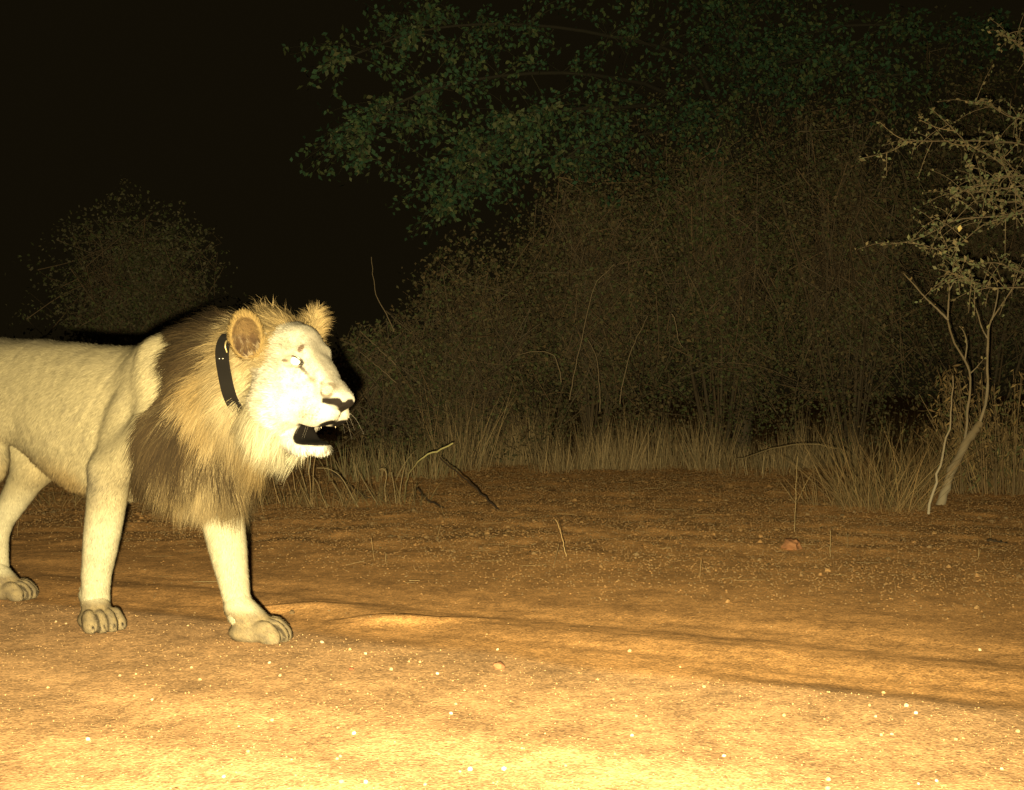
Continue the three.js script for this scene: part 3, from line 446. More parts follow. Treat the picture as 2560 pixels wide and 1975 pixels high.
  for (const s of [1, -1]) {
    const e = part('eye', new THREE.SphereGeometry(0.0205, 24, 16), new THREE.MeshPhysicalMaterial({ color: new THREE.Color(0.86, 0.85, 0.80), roughness: 0.2, clearcoat: 1, clearcoatRoughness: 0.03 }), LION); e.position.copy(hp(-0.1785, 0.1195, s * 0.0645)); if (s > 0) tag(e, 'right eye shining white in the flash');
    const lid = new MB(); for (const [sg, lift] of [[1, 0.0165], [-1, -0.0130]]) { const q = []; for (let k = 0; k <= 10; k++) { const t = k / 10 * 2 - 1; q.push(hp(-0.1745 + 0.026 * t, 0.1185 - 0.009 * t + lift * (1 - t * t), s * (0.0815 - 0.013 * max(0, t) - 0.004 * t * t))); } lid.tube(q, q.map((_, k) => (sg > 0 ? 0.0018 : 0.0030) * sin((k + 0.7) / 11.4 * PI) + 0.0008), (t) => sg > 0 ? mixc([0.09, 0.06, 0.04], [0.008, 0.006, 0.005], t) : mixc([0.30, 0.26, 0.20], [0.012, 0.009, 0.007], smooth(0.6, 0.95, t)), 6); }
    part('eyelid', lid.geo(), mat({ roughness: 0.6 }), LION);
  }
  const tooth = (a, b, r) => { const m = new MB(), mid = a.clone().lerp(b, 0.5); mid.x -= 0.003; m.tube(curve([a, mid, b], 6), [r, r * 0.95, r * 0.85, r * 0.7, r * 0.5, r * 0.3, 0.0006], [0.30, 0.25, 0.17], 8); part('tooth', m.geo(), mat({ roughness: 0.35 }), LION); };
  for (const s of [1, -1]) { tooth(hp(-0.096, -0.080, s * 0.034), hp(-0.100, -0.096, s * 0.033), 0.0040); }
  for (const s of [1, -1]) for (let k = 0; k < 4; k++) {
    const m = new MB(), a = hp(-0.085 - 0.010 * (k % 4), -0.040 - 0.012 * floor(k / 4) - 0.004 * (k % 2), s * 0.066), d = V(0.25 - 0.22 * (k % 4), -0.55 - 0.25 * R(), s * (0.75 + 0.4 * R())).normalize(), L = 0.055 + 0.05 * R(), c = a.clone().addScaledVector(d, L * 0.5), e = a.clone().addScaledVector(d, L); e.y -= 0.03;
    m.tube(curve([a.addScaledVector(d, -0.004), c, e], 6), taper(7, 0.0005, 0.0002), [0.13, 0.115, 0.095], 4); part('whisker', m.geo(), FUR, LION);
  }
}

// ---------------------------------------------------------------- vegetation
const BARK = mat({ roughness: 0.95 }), LEAF = mat({ roughness: 0.8 }), DRY = mat({ roughness: 0.95 });
const gAt = (px, py) => { let d = 2657 / max(20, py - PH / 2); for (let k = 0; k < 4; k++) { const x = (px - PW / 2) / FOCAL * d; d = (EYE - groundY(x, -d)) * FOCAL / (py - PH / 2); } const x = (px - PW / 2) / FOCAL * d; return V(x, groundY(x, -d), -d); };   // where a bearing meets the ground
const onGround = (x, z) => V(x, groundY(x, z), z);
const vary = (c, R, a = 0.3) => { const b = 1 - a + 2 * a * R(), h = (R() - 0.5) * a * 0.4; return [c[0] * b * (1 + h), c[1] * b, c[2] * b * (1 - h)]; };

function shrub({ name = 'shrub', label, category = 'shrub', group, pos, h, rx, rz = rx, stems = 9, twigs = 160, leaves = 8000, size = 0.03, cols, bark = [0.055, 0.041, 0.025], seed, top = 1, gap = -0.12, low = 0.03 }) {
  const R = rng(seed), g = base(name, pos, label, category, group), tw = new MB(), lf = new MB(), nodes = [];
  const shape = (t) => sqrt(max(0, 1 - ((t - 0.38) / 0.64) ** 2)) * (t < 0.12 ? 0.8 + t * 1.7 : 1);            // width at relative height t
  for (let k = 0; k < stems; k++) {
    const a = (k + R() * 0.8) / stems * 2 * PI, t = 0.65 + 0.33 * R(), w = shape(t) * (0.25 + 0.7 * R()), e = V(cos(a) * rx * w, h * t * top, sin(a) * rz * w), b = V(cos(a) * 0.12 * R(), -0.03, sin(a) * 0.12 * R());
    const c1 = b.clone().lerp(e, 0.35).add(V((R() - 0.5) * 0.3, h * 0.12, (R() - 0.5) * 0.3)), c2 = b.clone().lerp(e, 0.72).add(V((R() - 0.5) * 0.35, h * 0.08, (R() - 0.5) * 0.35)), pts = curve([b, c1, c2, e], 12), r0 = 0.010 + 0.016 * R(), col = vary(bark, R, 0.3);
    const m = new MB().tube(pts, taper(13, r0, 0.003), col, 5); part('stem', m.geo(), BARK, g);
    for (let q = 3; q < 13; q++) nodes.push(pts[q]);
  }
  for (let k = 0; k < twigs; k++) {
    const s = nodes[floor(R() * nodes.length)], y = h * (low + (0.97 - low) * R()), w = shape(y / h), a = R() * 2 * PI, rr = sqrt(R()) * w, e = V(cos(a) * rx * rr, y, sin(a) * rz * rr);
    if (e.distanceTo(s) > 1.1) e.lerp(s, 1 - 1.1 / e.distanceTo(s));
    const c = s.clone().lerp(e, 0.5).add(rdir(R).multiplyScalar(0.09)), pts = curve([s, c, e], 6); tw.tube(pts, taper(7, 0.0065, 0.0022), vary(bark, R, 0.5).map((v) => v * 1.5), 3);
    nodes.push(pts[3], pts[4], pts[5], pts[6]);
  }
  part('twigs', tw.geo(), BARK, g).userData.kind = 'stuff';
  for (let k = 0, tries = 0; k < leaves && tries < leaves * 6; tries++) {
    let p;
    if (R() < 0.8) { p = nodes[floor(R() * nodes.length)].clone().add(rdir(R).multiplyScalar(0.20 * R())); if (p.y < h * low) continue; }
    else { const t = low + (1 - low) * R(), a = R() * 2 * PI, nn = N3(cos(a) * 1.3 + seed, t * 3.2, sin(a) * 1.3) + 0.6 * N3(cos(a) * 3 + seed, t * 7, sin(a) * 3), w = shape(t) * (1 + 0.5 * nn), rr = R() ** 0.62 * w; p = V(cos(a) * rx * rr, h * t * (1 + 0.16 * N3(cos(a) * rr * 2.5, seed, sin(a) * rr * 2.5)), sin(a) * rz * rr); }
    if (fbm(p.x * 1.6 + seed, p.y * 1.6, p.z * 1.6, 2) < gap) continue;
    const d = rdir(R); d.y -= 0.25; d.normalize(); const sd = V().crossVectors(d, rdir(R)).normalize(), s = size * (0.6 + 0.8 * R());
    lf.leaf2(p, d, sd, s, s * (0.42 + 0.3 * R()), vary(cols[floor(R() * cols.length)], R, 0.32)); k++;
  }
  part('foliage', lf.geo(), LEAF, g).userData.kind = 'stuff';
  return g;
}
const OLIVE = [0.048, 0.057, 0.022], DULL = [0.062, 0.058, 0.029], BROWNL = [0.075, 0.056, 0.028], GREEN = [0.034, 0.080, 0.040], PALE = [0.21, 0.19, 0.105], STRAW = [0.36, 0.27, 0.13];
const thick = [OLIVE, DULL, DULL, BROWNL, BROWNL];
const spot13 = (px, d) => onGround((px - PW / 2) / FOCAL * d, -d);
// the thicket across the track, bush by bush
shrub({ label: 'low sparse shrub at the left foot of the dark thicket, right of the lion', pos: spot13(960, 12.6), h: 1.55, rx: 0.85, stems: 8, twigs: 270, leaves: 4947, size: 0.042, cols: [DULL, BROWNL, OLIVE], seed: 11, gap: -0.05, group: 'bushes of the thicket' });
shrub({ label: 'rounded brown bush forming the left shoulder of the thicket', pos: spot13(1180, 13.2), h: 2.35, rx: 1.15, rz: 0.9, stems: 11, twigs: 540, leaves: 16492, size: 0.042, cols: thick, seed: 12, group: 'bushes of the thicket' });
shrub({ label: 'tall brown bush with arching pale stems in the middle of the thicket', pos: spot13(1480, 13.7), h: 3.3, rx: 1.35, rz: 1.0, stems: 14, twigs: 684, leaves: 23560, size: 0.042, cols: thick, seed: 13, group: 'bushes of the thicket' });
shrub({ label: 'tall olive bush right of the middle of the thicket', pos: spot13(1800, 13.9), h: 3.9, rx: 1.35, rz: 1.0, stems: 13, twigs: 684, leaves: 23560, size: 0.042, cols: [OLIVE, OLIVE, DULL, BROWNL], seed: 14, group: 'bushes of the thicket' });
shrub({ label: 'tall dark bush at the right end of the thicket, behind the thorny branches', pos: spot13(2130, 13.6), h: 4.1, rx: 1.3, rz: 1.0, stems: 12, twigs: 612, leaves: 21204, size: 0.042, cols: thick, seed: 15, group: 'bushes of the thicket' });
shrub({ label: 'dark bush at the right edge, far behind the thorny shrub', pos: spot13(2450, 14.2), h: 4.5, rx: 1.5, rz: 1.0, stems: 12, twigs: 540, leaves: 18848, size: 0.042, cols: thick, seed: 16, group: 'bushes of the thicket' });
shrub({ label: 'tall dim bush seen between the two middle bushes, farther back', pos: spot13(1640, 15.4), h: 4.6, rx: 1.6, rz: 0.8, stems: 9, twigs: 300, leaves: 13640, size: 0.042, cols: thick, seed: 21, group: 'bushes of the thicket' });
shrub({ label: 'tall dim bush at the back of the thicket, left of the sapling', pos: spot13(2000, 15.4), h: 5.2, rx: 1.9, rz: 0.8, stems: 9, twigs: 300, leaves: 13640, size: 0.042, cols: thick, seed: 22, group: 'bushes of the thicket' });
shrub({ label: 'dim bush at the back of the thicket, behind its left shoulder', pos: spot13(1330, 15.0), h: 2.9, rx: 1.3, rz: 0.8, stems: 9, twigs: 260, leaves: 11160, size: 0.042, cols: thick, seed: 23, group: 'bushes of the thicket' });
shrub({ label: 'tall dim bush behind everything at the upper right', pos: spot13(2420, 15.8), h: 5.6, rx: 2.0, rz: 0.8, stems: 9, twigs: 400, leaves: 16120, size: 0.042, cols: [OLIVE, DULL, OLIVE], seed: 24, group: 'bushes of the thicket' });
shrub({ label: 'dim rounded bush far behind the lion\'s back', pos: spot13(345, 15.2), h: 3.1, rx: 1.6, rz: 1.1, stems: 12, twigs: 540, leaves: 20026, size: 0.042, cols: [DULL, OLIVE, [0.065, 0.06, 0.036]], seed: 17 });
shrub({ label: 'small dim bush low down between the lion\'s mane and the thicket', pos: spot13(720, 15.5), h: 1.25, rx: 0.8, stems: 8, twigs: 216, leaves: 4240, size: 0.042, cols: [DULL, BROWNL], seed: 18 });

// the tree whose crown hangs over the thicket
{
  const R = rng(610), b = spot13(1850, 15.2), T = base('overhanging_tree', b, 'tall green leafy tree with drooping branches hanging over the thicket', 'tree'), o = b;
  const rel = (px, py, d) => at(px, py, d).sub(o), fork = V(-0.15, 2.9, 0.5);
  part('trunk', new MB().tube(curve([V(0, -0.1, 0), V(0.05, 1.0, 0.1), V(-0.08, 2.0, 0.25), fork], 10), taper(11, 0.13, 0.08), [0.07, 0.055, 0.038], 9).geo(), BARK, T);
  const limbs = [[[1700, 260, 14], [1500, 190, 13], [1250, 190, 12.2], [1050, 235, 11.8], [930, 300, 11.7], [900, 390, 11.7]], [[1750, 180, 14], [1520, 90, 13], [1250, 60, 12.3], [1040, 80, 12], [880, 140, 12]], [[1720, 290, 13.8], [1520, 270, 12.8], [1340, 290, 12.2], [1220, 360, 12], [1160, 440, 12], [1110, 510, 12]], [[1880, 220, 14], [1960, 160, 13], [2080, 150, 12.5], [2220, 190, 12.2]], [[1900, 160, 14], [2080, 70, 13.2], [2330, 70, 12.8], [2560, 90, 12.6]], [[1840, 60, 14.5], [1800, -150, 14], [1760, -420, 13.6]], [[1860, 50, 14.5], [2050, -120, 14], [2250, -330, 14]], [[1820, 70, 14.4], [1560, -90, 13.4], [1300, -240, 12.8]], [[1800, 300, 14], [1640, 330, 13], [1480, 360, 12.6], [1390, 410, 12.4]]];
  const nodes = [];
  for (const l of limbs) { const pts = curve([fork, ...l.map((q) => rel(...q))], 20); part('limb', new MB().tube(pts, taper(21, 0.032, 0.005), [0.020, 0.018, 0.012], 6).geo(), BARK, T); for (let k = 5; k <= 20; k++) nodes.push([pts[k], k / 20]); }
  const tw = new MB(), lf = new MB(), cols = [[0.020, 0.046, 0.022], [0.016, 0.040, 0.020], [0.028, 0.048, 0.018], [0.042, 0.052, 0.020]];
  const spray = (s, e, n, size, cs) => { const c = s.clone().lerp(e, 0.5); c.y += 0.06; const pts = curve([s, c, e], 7); tw.tube(pts, taper(8, 0.005, 0.0015), [0.028, 0.026, 0.016], 3);
    for (let k = 0; k < n; k++) { const p = pts[floor(2 + R() * 6)].clone().add(rdir(R).multiplyScalar(0.10 * sqrt(R()))), d = rdir(R); d.y -= 0.5; d.normalize(); const z = size * (0.7 + 0.6 * R()); lf.leaf(p, d, V().crossVectors(d, rdir(R)).normalize(), z, z * 0.6, vary(cs[floor(R() * cs.length)], R, 0.3), 0.15); } };
  for (let k = 0; k < 800; k++) { const [s, t] = nodes[floor(R() * nodes.length)], e = s.clone().add(V((R() - 0.5) * 1.3, (R() - 0.62) * 0.9, (R() - 0.5) * 1.1)); spray(s, e, 22, 0.056, cols); }
  const hang = [[857, 342], [880, 338], [905, 382], [890, 441], [956, 265], [920, 290], [1081, 294], [1090, 320], [1140, 342], [1170, 335], [1250, 287], [1265, 310], [1286, 331], [1183, 408], [1215, 420], [1110, 507], [1120, 530], [1378, 280], [1385, 404], [1360, 300], [1030, 97], [1010, 110], [790, 205], [830, 160], [1330, 400], [1240, 500]];
  for (const [px, py] of hang) { const e = rel(px, py, 11.9 + 0.3 * R()); let bn = nodes[0][0], bd = 1e9; for (const [q] of nodes) { const d = q.distanceToSquared(e); if (d < bd) { bd = d; bn = q; } } for (let k = 0; k < 3; k++) spray(bn, e.clone().add(rdir(R).multiplyScalar(0.08)), 22, 0.066, cols.concat([[0.06, 0.07, 0.035], [0.07, 0.075, 0.035]])); }
  part('twigs', tw.geo(), BARK, T).userData.kind = 'stuff'; part('crown', lf.geo(), LEAF, T).userData.kind = 'stuff';
}

// the thorny shrub reaching in from the right: trunk beyond the frame, long branches with small leaves
const twigLine = (list, n = 14) => curve(list.map((q) => at(...q)), n);
function leafy(m, pts, R, from, every, size, cols, cluster = 3) { for (let k = from; k < pts.length; k += every) for (let q = 0; q < cluster; q++) { const d = rdir(R); d.y += 0.3; d.normalize(); const p = pts[floor(k)].clone().lerp(pts[min(pts.length - 1, floor(k) + 1)], R()).add(rdir(R).multiplyScalar(0.014)), s = size * (0.6 + 0.8 * R()); m.leaf(p, d, V().crossVectors(d, rdir(R)).normalize(), s, s * 0.55, vary(cols[floor(R() * cols.length)], R, 0.3)); } }
{
  const R = rng(88), foot = onGround(4.25, -8.7), T = base('thorny_shrub', foot, 'tall thorny shrub with long leafy branches reaching in from the right edge', 'shrub');
  const f2 = V(4.2, 1.2, -8.7), lf = new MB(), tw = new MB(), cols = [[0.12, 0.125, 0.06], [0.15, 0.135, 0.07], [0.16, 0.125, 0.065], [0.10, 0.115, 0.055]];
  part('trunk', new MB().tube(curve([V(4.25, foot.y - 0.05, -8.7), V(4.28, 0.6, -8.72), f2], 8), taper(9, 0.06, 0.045), [0.2, 0.16, 0.11], 7).geo(foot), BARK, T);
  const br = [[[2700, 620, 8.8], [2560, 469, 8.8], [2494, 402, 8.75], [2423, 362, 8.7], [2387, 327, 8.65], [2330, 273, 8.6]], [[2680, 420, 9], [2560, 362, 8.9], [2473, 353, 8.9], [2334, 353, 8.8], [2270, 355, 8.8], [2231, 377, 8.8], [2145, 398, 8.8]], [[2660, 560, 8.4], [2560, 533, 8.3], [2512, 544, 8.3], [2459, 562, 8.3], [2405, 605, 8.25], [2380, 619, 8.2], [2316, 622, 8.2]],
    [[2640, 520, 8.6], [2500, 540, 8.5], [2387, 551, 8.5], [2345, 573, 8.5], [2281, 601, 8.45], [2216, 612, 8.4]], [[2660, 530, 8.7], [2560, 505, 8.6], [2494, 501, 8.6], [2441, 448, 8.6], [2412, 398, 8.6]], [[2660, 720, 8.9], [2560, 683, 8.8], [2494, 658, 8.8], [2434, 658, 8.75], [2362, 640, 8.7]], [[2660, 730, 8.4], [2560, 719, 8.4], [2476, 719, 8.35], [2434, 704, 8.3], [2402, 690, 8.3], [2345, 672, 8.3]],
    [[2680, 380, 9], [2560, 300, 9], [2520, 290, 9], [2470, 262, 8.95], [2418, 256, 8.9]], [[2660, 480, 8.6], [2560, 440, 8.6], [2480, 450, 8.6], [2400, 480, 8.6], [2370, 500, 8.55]], [[2620, 600, 8.6], [2540, 480, 8.6], [2500, 390, 8.6], [2480, 330, 8.6]], [[2700, 300, 8.8], [2560, 130, 8.8], [2530, 100, 8.8], [2500, 85, 8.8]], [[2640, 470, 8.5], [2520, 470, 8.5], [2440, 480, 8.45], [2380, 470, 8.4]]];
  const all = [];
  for (const l of br) { const pts = curve([f2, ...l.map((q) => at(...q))], 26); all.push(pts); part('branch', new MB().tube(pts, taper(27, 0.0085, 0.002), (t) => mixc([0.12, 0.09, 0.058], [0.16, 0.12, 0.07], t), 5).geo(foot), BARK, T); leafy(lf, pts, R, 8, 1, 0.038, cols, 3); }
  for (const [a, b] of [[[2270, 355, 8.8], [2199, 305, 8.75]], [[2423, 362, 8.7], [2360, 350, 8.7]], [[2387, 327, 8.65], [2300, 300, 8.7]], [[2494, 402, 8.75], [2540, 360, 8.7]]]) { const p = curve([at(...a), at((a[0] + b[0]) / 2, (a[1] + b[1]) / 2 + 6, a[2]), at(...b)], 6); tw.tube(p, taper(7, 0.004, 0.002), [0.22, 0.16, 0.09], 4); leafy(lf, p, R, 2, 1, 0.03, cols, 2); }
  for (let k = 0; k < 190; k++) { const P = all[floor(R() * all.length)], s = P[8 + floor(R() * 17)], d = rdir(R); d.x -= 0.4; const e = s.clone().addScaledVector(d.normalize(), 0.10 + 0.22 * R()), p = curve([s, s.clone().lerp(e, 0.5).add(V(0, 0.02, 0)), e], 5); tw.tube(p, taper(6, 0.0032, 0.0014), [0.2, 0.15, 0.09], 3); leafy(lf, p, R, 1, 1, 0.027, cols, 2); }
  part('twigs', tw.geo(foot), BARK, T).userData.kind = 'stuff'; part('foliage', lf.geo(foot), LEAF, T).userData.kind = 'stuff';
  const dl = new MB(), pd = at(2401, 562, 8.2); dl.leaf(pd, V(-0.2, -1, 0.1).normalize(), V(0.9, -0.1, 0.4).normalize(), 0.055, 0.03, [0.55, 0.42, 0.16], 0.3); tag(part('dead_leaf', dl.geo(foot), LEAF, T), 'pale yellow dead leaf hanging on a branch');
}
// the bare sapling leaning right
{
  const R = rng(89), foot = gAt(2353, 1262), D = -foot.z, T = base('leaning_sapling', foot, 'pale leaning sapling with bare forked stems at the right', 'sapling'), lf = new MB(), c0 = [0.20, 0.16, 0.105], c1 = [0.14, 0.105, 0.06];
  const st = (name, list, r0, r1, c = c0) => { const p = twigLine(list.map(([x, y, dz]) => [x, y, D + (dz ?? 0)]), 20); const q = p.map((v, i) => i > 0 && i < 20 ? v.clone().add(rdir(R).multiplyScalar(r0 * 0.22)) : v), rr = taper(21, r0, r1).map((v) => v * (0.86 + 0.34 * R())); part(name, new MB().tube(q, rr, (t) => vary(mixc(c, c1, t), R, 0.12), 8).geo(foot), BARK, T); return p; };
  st('trunk', [[2350, 1266], [2375, 1190], [2402, 1130], [2430, 1085], [2451, 1055]], 0.036, 0.027, [0.23, 0.19, 0.13]);
  const a = st('stem', [[2449, 1058], [2466, 1000], [2469, 950], [2468, 884], [2471, 841], [2473, 811], [2515, 747], [2560, 679], [2590, 630]], 0.012, 0.004);
  st('stem', [[2410, 1112], [2417, 1060], [2419, 1019], [2426, 973], [2423, 927], [2412, 902], [2387, 859], [2373, 820], [2369, 793]], 0.0105, 0.006);
  const b = st('twig', [[2371, 800], [2340, 770], [2316, 747], [2285, 712], [2259, 683]], 0.008, 0.004), c = st('twig', [[2369, 795], [2371, 760], [2373, 719], [2371, 706]], 0.007, 0.003), d = st('twig', [[2373, 726], [2390, 695], [2405, 672], [2409, 662]], 0.006, 0.003), e = st('twig', [[2412, 902], [2417, 860], [2410, 830], [2398, 815]], 0.006, 0.003), f = st('twig', [[2424, 935], [2440, 920], [2453, 905], [2459, 898]], 0.005, 0.002), g = st('twig', [[2471, 850], [2455, 820], [2440, 770], [2432, 745]], 0.006, 0.003), h2 = st('twig', [[2480, 800], [2490, 760], [2494, 715], [2482, 690]], 0.006, 0.003);
  for (const p of [a, b, c, d, e, f, g, h2]) leafy(lf, p, R, 6, 5, 0.03, [[0.26, 0.19, 0.09], [0.2, 0.18, 0.08]], 2);
  part('foliage', lf.geo(foot), LEAF, T).userData.kind = 'stuff';
}
function stalk(name, list, r0, r1, col, label, category, group) { const KR = rng(floor(list[0][0] * 7 + list[0][1])), pts = twigLine(list, 16).map((p, i) => i && r0 < 0.03 ? p.add(rdir(KR).multiplyScalar(r0 * 0.9)) : p), foot = pts[0].clone(), g = part(numbered(name), new MB().tube(pts, taper(17, r0, r1), col, 6).geo(foot), BARK, scene); g.position.copy(foot); return tag(g, label, category, group); }
{ const f = gAt(2323, 1285), D = -f.z; stalk('dry_stem', [[2321, 1288, D], [2340, 1200, D], [2355, 1140, D], [2370, 1080, D], [2380, 1019, D], [2384, 941, D]], 0.011, 0.004, (t) => mixc([0.30, 0.26, 0.19], [0.18, 0.135, 0.08], t), 'thin whitish stem standing just left of the leaning sapling', 'stem'); }
stalk('arching_cane', [[2130, 1170, 9.6], [2120, 1133, 9.7], [2078, 1118, 9.9], [2031, 1110, 10], [1960, 1115, 10.2], [1900, 1131, 10.4], [1840, 1150, 10.6]], 0.007, 0.003, [0.15, 0.115, 0.06], 'thin cane arching left out of the dry tussock over bare ground', 'cane');
stalk('bent_stalk', [[1012, 1262, 9.4], [1015, 1210, 9.4], [1025, 1180, 9.4], [1045, 1155, 9.4], [1067, 1138, 9.4], [1095, 1127, 9.4], [1133, 1109, 9.4]], 0.006, 0.007, (t) => mixc([0.15, 0.12, 0.055], [0.30, 0.27, 0.12], smooth(0.4, 0.7, t)), 'bent yellow-green stalk standing right of the lion\'s chin', 'stalk');
stalk('dark_stick', [[1262, 1290, 8.85], [1210, 1240, 9.0], [1150, 1185, 9.15], [1098, 1144, 9.3]], 0.0075, 0.005, [0.030, 0.020, 0.013], 'straight dark stick leaning up left beside the bent yellow stalk', 'stick');
stalk('dark_stick', [[1150, 1293, 8.9], [1110, 1270, 9.1], [1065, 1245, 9.3], [1045, 1222, 9.4]], 0.009, 0.007, [0.035, 0.024, 0.015], 'short dark stick lying below the bent yellow stalk', 'stick');
stalk('dark_stick', [[950, 1262, 9.5], [900, 1235, 9.6], [860, 1205, 9.7], [830, 1178, 9.8]], 0.010, 0.008, [0.05, 0.035, 0.02], 'dark stick slanting through the dead stalks below the chin', 'stick');
stalk('fallen_branch', [[2394, 1357, 7.12], [2420, 1362, 7.08], [2450, 1364, 7.06], [2478, 1367, 7.02]], 0.008, 0.011, [0.030, 0.020, 0.012], 'short dark branch lying on the sand in front of the sapling', 'branch');
stalk('fallen_branch', [[2470, 1352, 7.18], [2500, 1358, 7.14], [2540, 1368, 7.02], [2620, 1380, 6.9]], 0.012, 0.011, [0.032, 0.022, 0.013], 'longer dark branch lying on the sand at the right edge', 'branch');
{ const a = gAt(1416, 1391), D = -a.z; stalk('straw', [[1416, 1393, D], [1408, 1355, D], [1398, 1320, D], [1389, 1297, D]], 0.0028, 0.0016, [0.30, 0.21, 0.10], 'slanting straw standing alone in the middle of the sand', 'straw'); }
{ const a = gAt(1986, 1330), D = -a.z; stalk('straw', [[1986, 1332, D], [1988, 1280, D], [1991, 1200, D], [1994, 1140, D]], 0.0028, 0.0016, [0.20, 0.15, 0.075], 'tall straight straw left of the dry tussock', 'straw'); }
{ const a = gAt(2075, 1392), D = -a.z; stalk('straw', [[2075, 1394, D], [2076, 1360, D], [2075, 1325, D]], 0.0022, 0.0014, [0.20, 0.15, 0.075], 'short upright straw right of the red clod', 'straw'); }

for (const [l, label] of [[[[1424, 1000], [1432, 951], [1446, 885], [1460, 823], [1489, 709], [1515, 680], [1536, 661]], 'tall pale stem curving right up the middle of the thicket'], [[[1679, 785], [1688, 800], [1697, 850], [1707, 870]], 'short pale stem high in the right half of the thicket'], [[[1403, 956], [1396, 915], [1380, 885], [1335, 879], [1289, 887]], 'pale stem bent over to the left in the thicket'], [[[990, 913], [960, 885], [930, 855], [900, 828]], 'upper of two slanting stems right of the lion\'s face'], [[[990, 956], [955, 925], [930, 905], [900, 880]], 'lower of two slanting stems right of the lion\'s face'], [[[985, 830], [971, 794], [943, 747], [934, 700], [928, 642]], 'thin dim sapling stem standing free above the low shrub'], [[[1550, 1010], [1560, 940], [1585, 860], [1620, 790]], 'pale stem leaning right beside the tall curved stem'], [[[1500, 1030], [1498, 960], [1490, 890], [1470, 850]], 'pale stem leaning left below the tall curved stem']]) stalk('pale_stem', l.map(([x, y]) => [x, y, 12.1]), 0.006, 0.003, [0.15, 0.115, 0.07], label, 'stem');
// grass
function tussock({ name = 'grass_tussock', label, category = 'grass tussock', group, pos, n, h, spread, lean = V(0, 0, 0), cols, wid = 0.006, seed, foot = 0.12, curl = 0.35 }) {
  const R = rng(seed), m = new MB(), g = base(name, pos, label, category, group);
  for (let k = 0; k < n; k++) {
    const a = R() * 2 * PI, r = foot * sqrt(R()), b = V(cos(a) * r, -0.02, sin(a) * r), out = spread * (0.15 + R()), H = h * (0.45 + 0.6 * R()), az = R() < 0.4 ? R() * 2 * PI : a + (R() - 0.5), d = V(cos(az) * out, 1, sin(az) * out).add(lean).normalize(), pts = [];
    const cz = curl * (R() ** 2) * H; for (let i = 0; i < 6; i++) { const t = i / 5; pts.push(b.clone().addScaledVector(d, H * t).add(V(d.x * cz * t * t, -cz * t * t * 0.8, d.z * cz * t * t))); }
    m.blade(pts, wid * (0.6 + 0.7 * R()), V(cos(R() * PI), 0, sin(R() * PI)), vary(cols[floor(R() * cols.length)], R, 0.3), V(0, 0.25, 0.97), 0.3);
  }
  part('blades', m.geo(), DRY, g).userData.kind = 'stuff'; return g;
}
const hay = [[0.21, 0.145, 0.068], [0.15, 0.10, 0.047], [0.11, 0.076, 0.036], [0.125, 0.095, 0.042], [0.08, 0.062, 0.03]];
tussock({ label: 'big fan of dry brown grass left of the leaning sapling', pos: gAt(2200, 1272), n: 420, h: 0.85, spread: 0.9, cols: hay, seed: 31, foot: 0.34, wid: 0.0045, curl: 0.45 });
tussock({ label: 'smaller dry grass tuft at the left of the big dry fan', pos: gAt(2060, 1262), n: 50, h: 0.5, spread: 0.8, cols: hay, seed: 32, foot: 0.26, wid: 0.0045, group: 'dry tufts at the right' });
tussock({ label: 'dry grass growing round the foot of the leaning sapling', pos: gAt(2370, 1226), n: 240, h: 0.7, spread: 0.6, cols: hay, seed: 33, foot: 0.3, wid: 0.0045, group: 'dry tufts at the right' });
tussock({ label: 'dry grass and dead leaves at the right edge behind the sapling', pos: gAt(2510, 1228), n: 420, h: 0.95, spread: 0.6, cols: hay, seed: 34, foot: 0.45, wid: 0.005, group: 'dry tufts at the right' });
{ // dead leafy undergrowth behind the sapling
  const R = rng(35), pos = gAt(2525, 1236), g = base('dead_undergrowth', pos, 'tangle of brown hanging dead leaves behind the leaning sapling', 'undergrowth'), lf = new MB(), tw = new MB();
  for (let k = 0; k < 85; k++) { const a = R() * 2 * PI, r = 0.5 * sqrt(R()), b = V(cos(a) * r, -0.02, sin(a) * r * 0.6), e = V(cos(a) * (r + 0.45 * R()), 0.45 + 0.62 * R(), sin(a) * (r + 0.3 * R())), pts = curve([b, b.clone().lerp(e, 0.5).add(V(0, 0.1, 0)), e], 10); tw.tube(pts, taper(11, 0.006, 0.002), vary([0.15, 0.105, 0.055], R), 4);
    for (let q = 0; q < 42; q++) { const p = pts[2 + floor(R() * 9)].clone().add(rdir(R).multiplyScalar(0.06)), d = rdir(R).add(V(0, -1.0, 0)).normalize(), s = 0.03 + 0.05 * R(); lf.leaf(p, d, V().crossVectors(d, rdir(R)).normalize(), s, s * 0.24, vary([[0.13, 0.088, 0.04], [0.18, 0.125, 0.056], [0.10, 0.068, 0.032], [0.08, 0.08, 0.034]][floor(R() * 4)], R, 0.35), 0.4); } }
  part('stalks', tw.geo(), DRY, g).userData.kind = 'stuff'; part('dead_leaves', lf.geo(), DRY, g).userData.kind = 'stuff';
}
for (let k = 0; k < 26; k++) { const R = rng(500 + k), px = 1080 + k * 42 + 30 * R(), d = 12.0 + 1.7 * R(); tussock({ name: 'grass_tuft', label: 'upright dry grass tuft along the foot of the dark thicket', category: 'grass tuft', group: 'dry tufts along the thicket foot', pos: spot13(px, d), n: 90 + floor(80 * R()), h: (k < 12 ? 0.85 : 0.62) * (0.45 + 0.9 * R()), spread: 0.3 + 0.3 * R(), cols: [[0.24, 0.18, 0.098], [0.16, 0.118, 0.064], [0.12, 0.092, 0.048]], seed: 600 + k, foot: 0.16 + 0.3 * R(), wid: 0.006, curl: 0.3 }); }
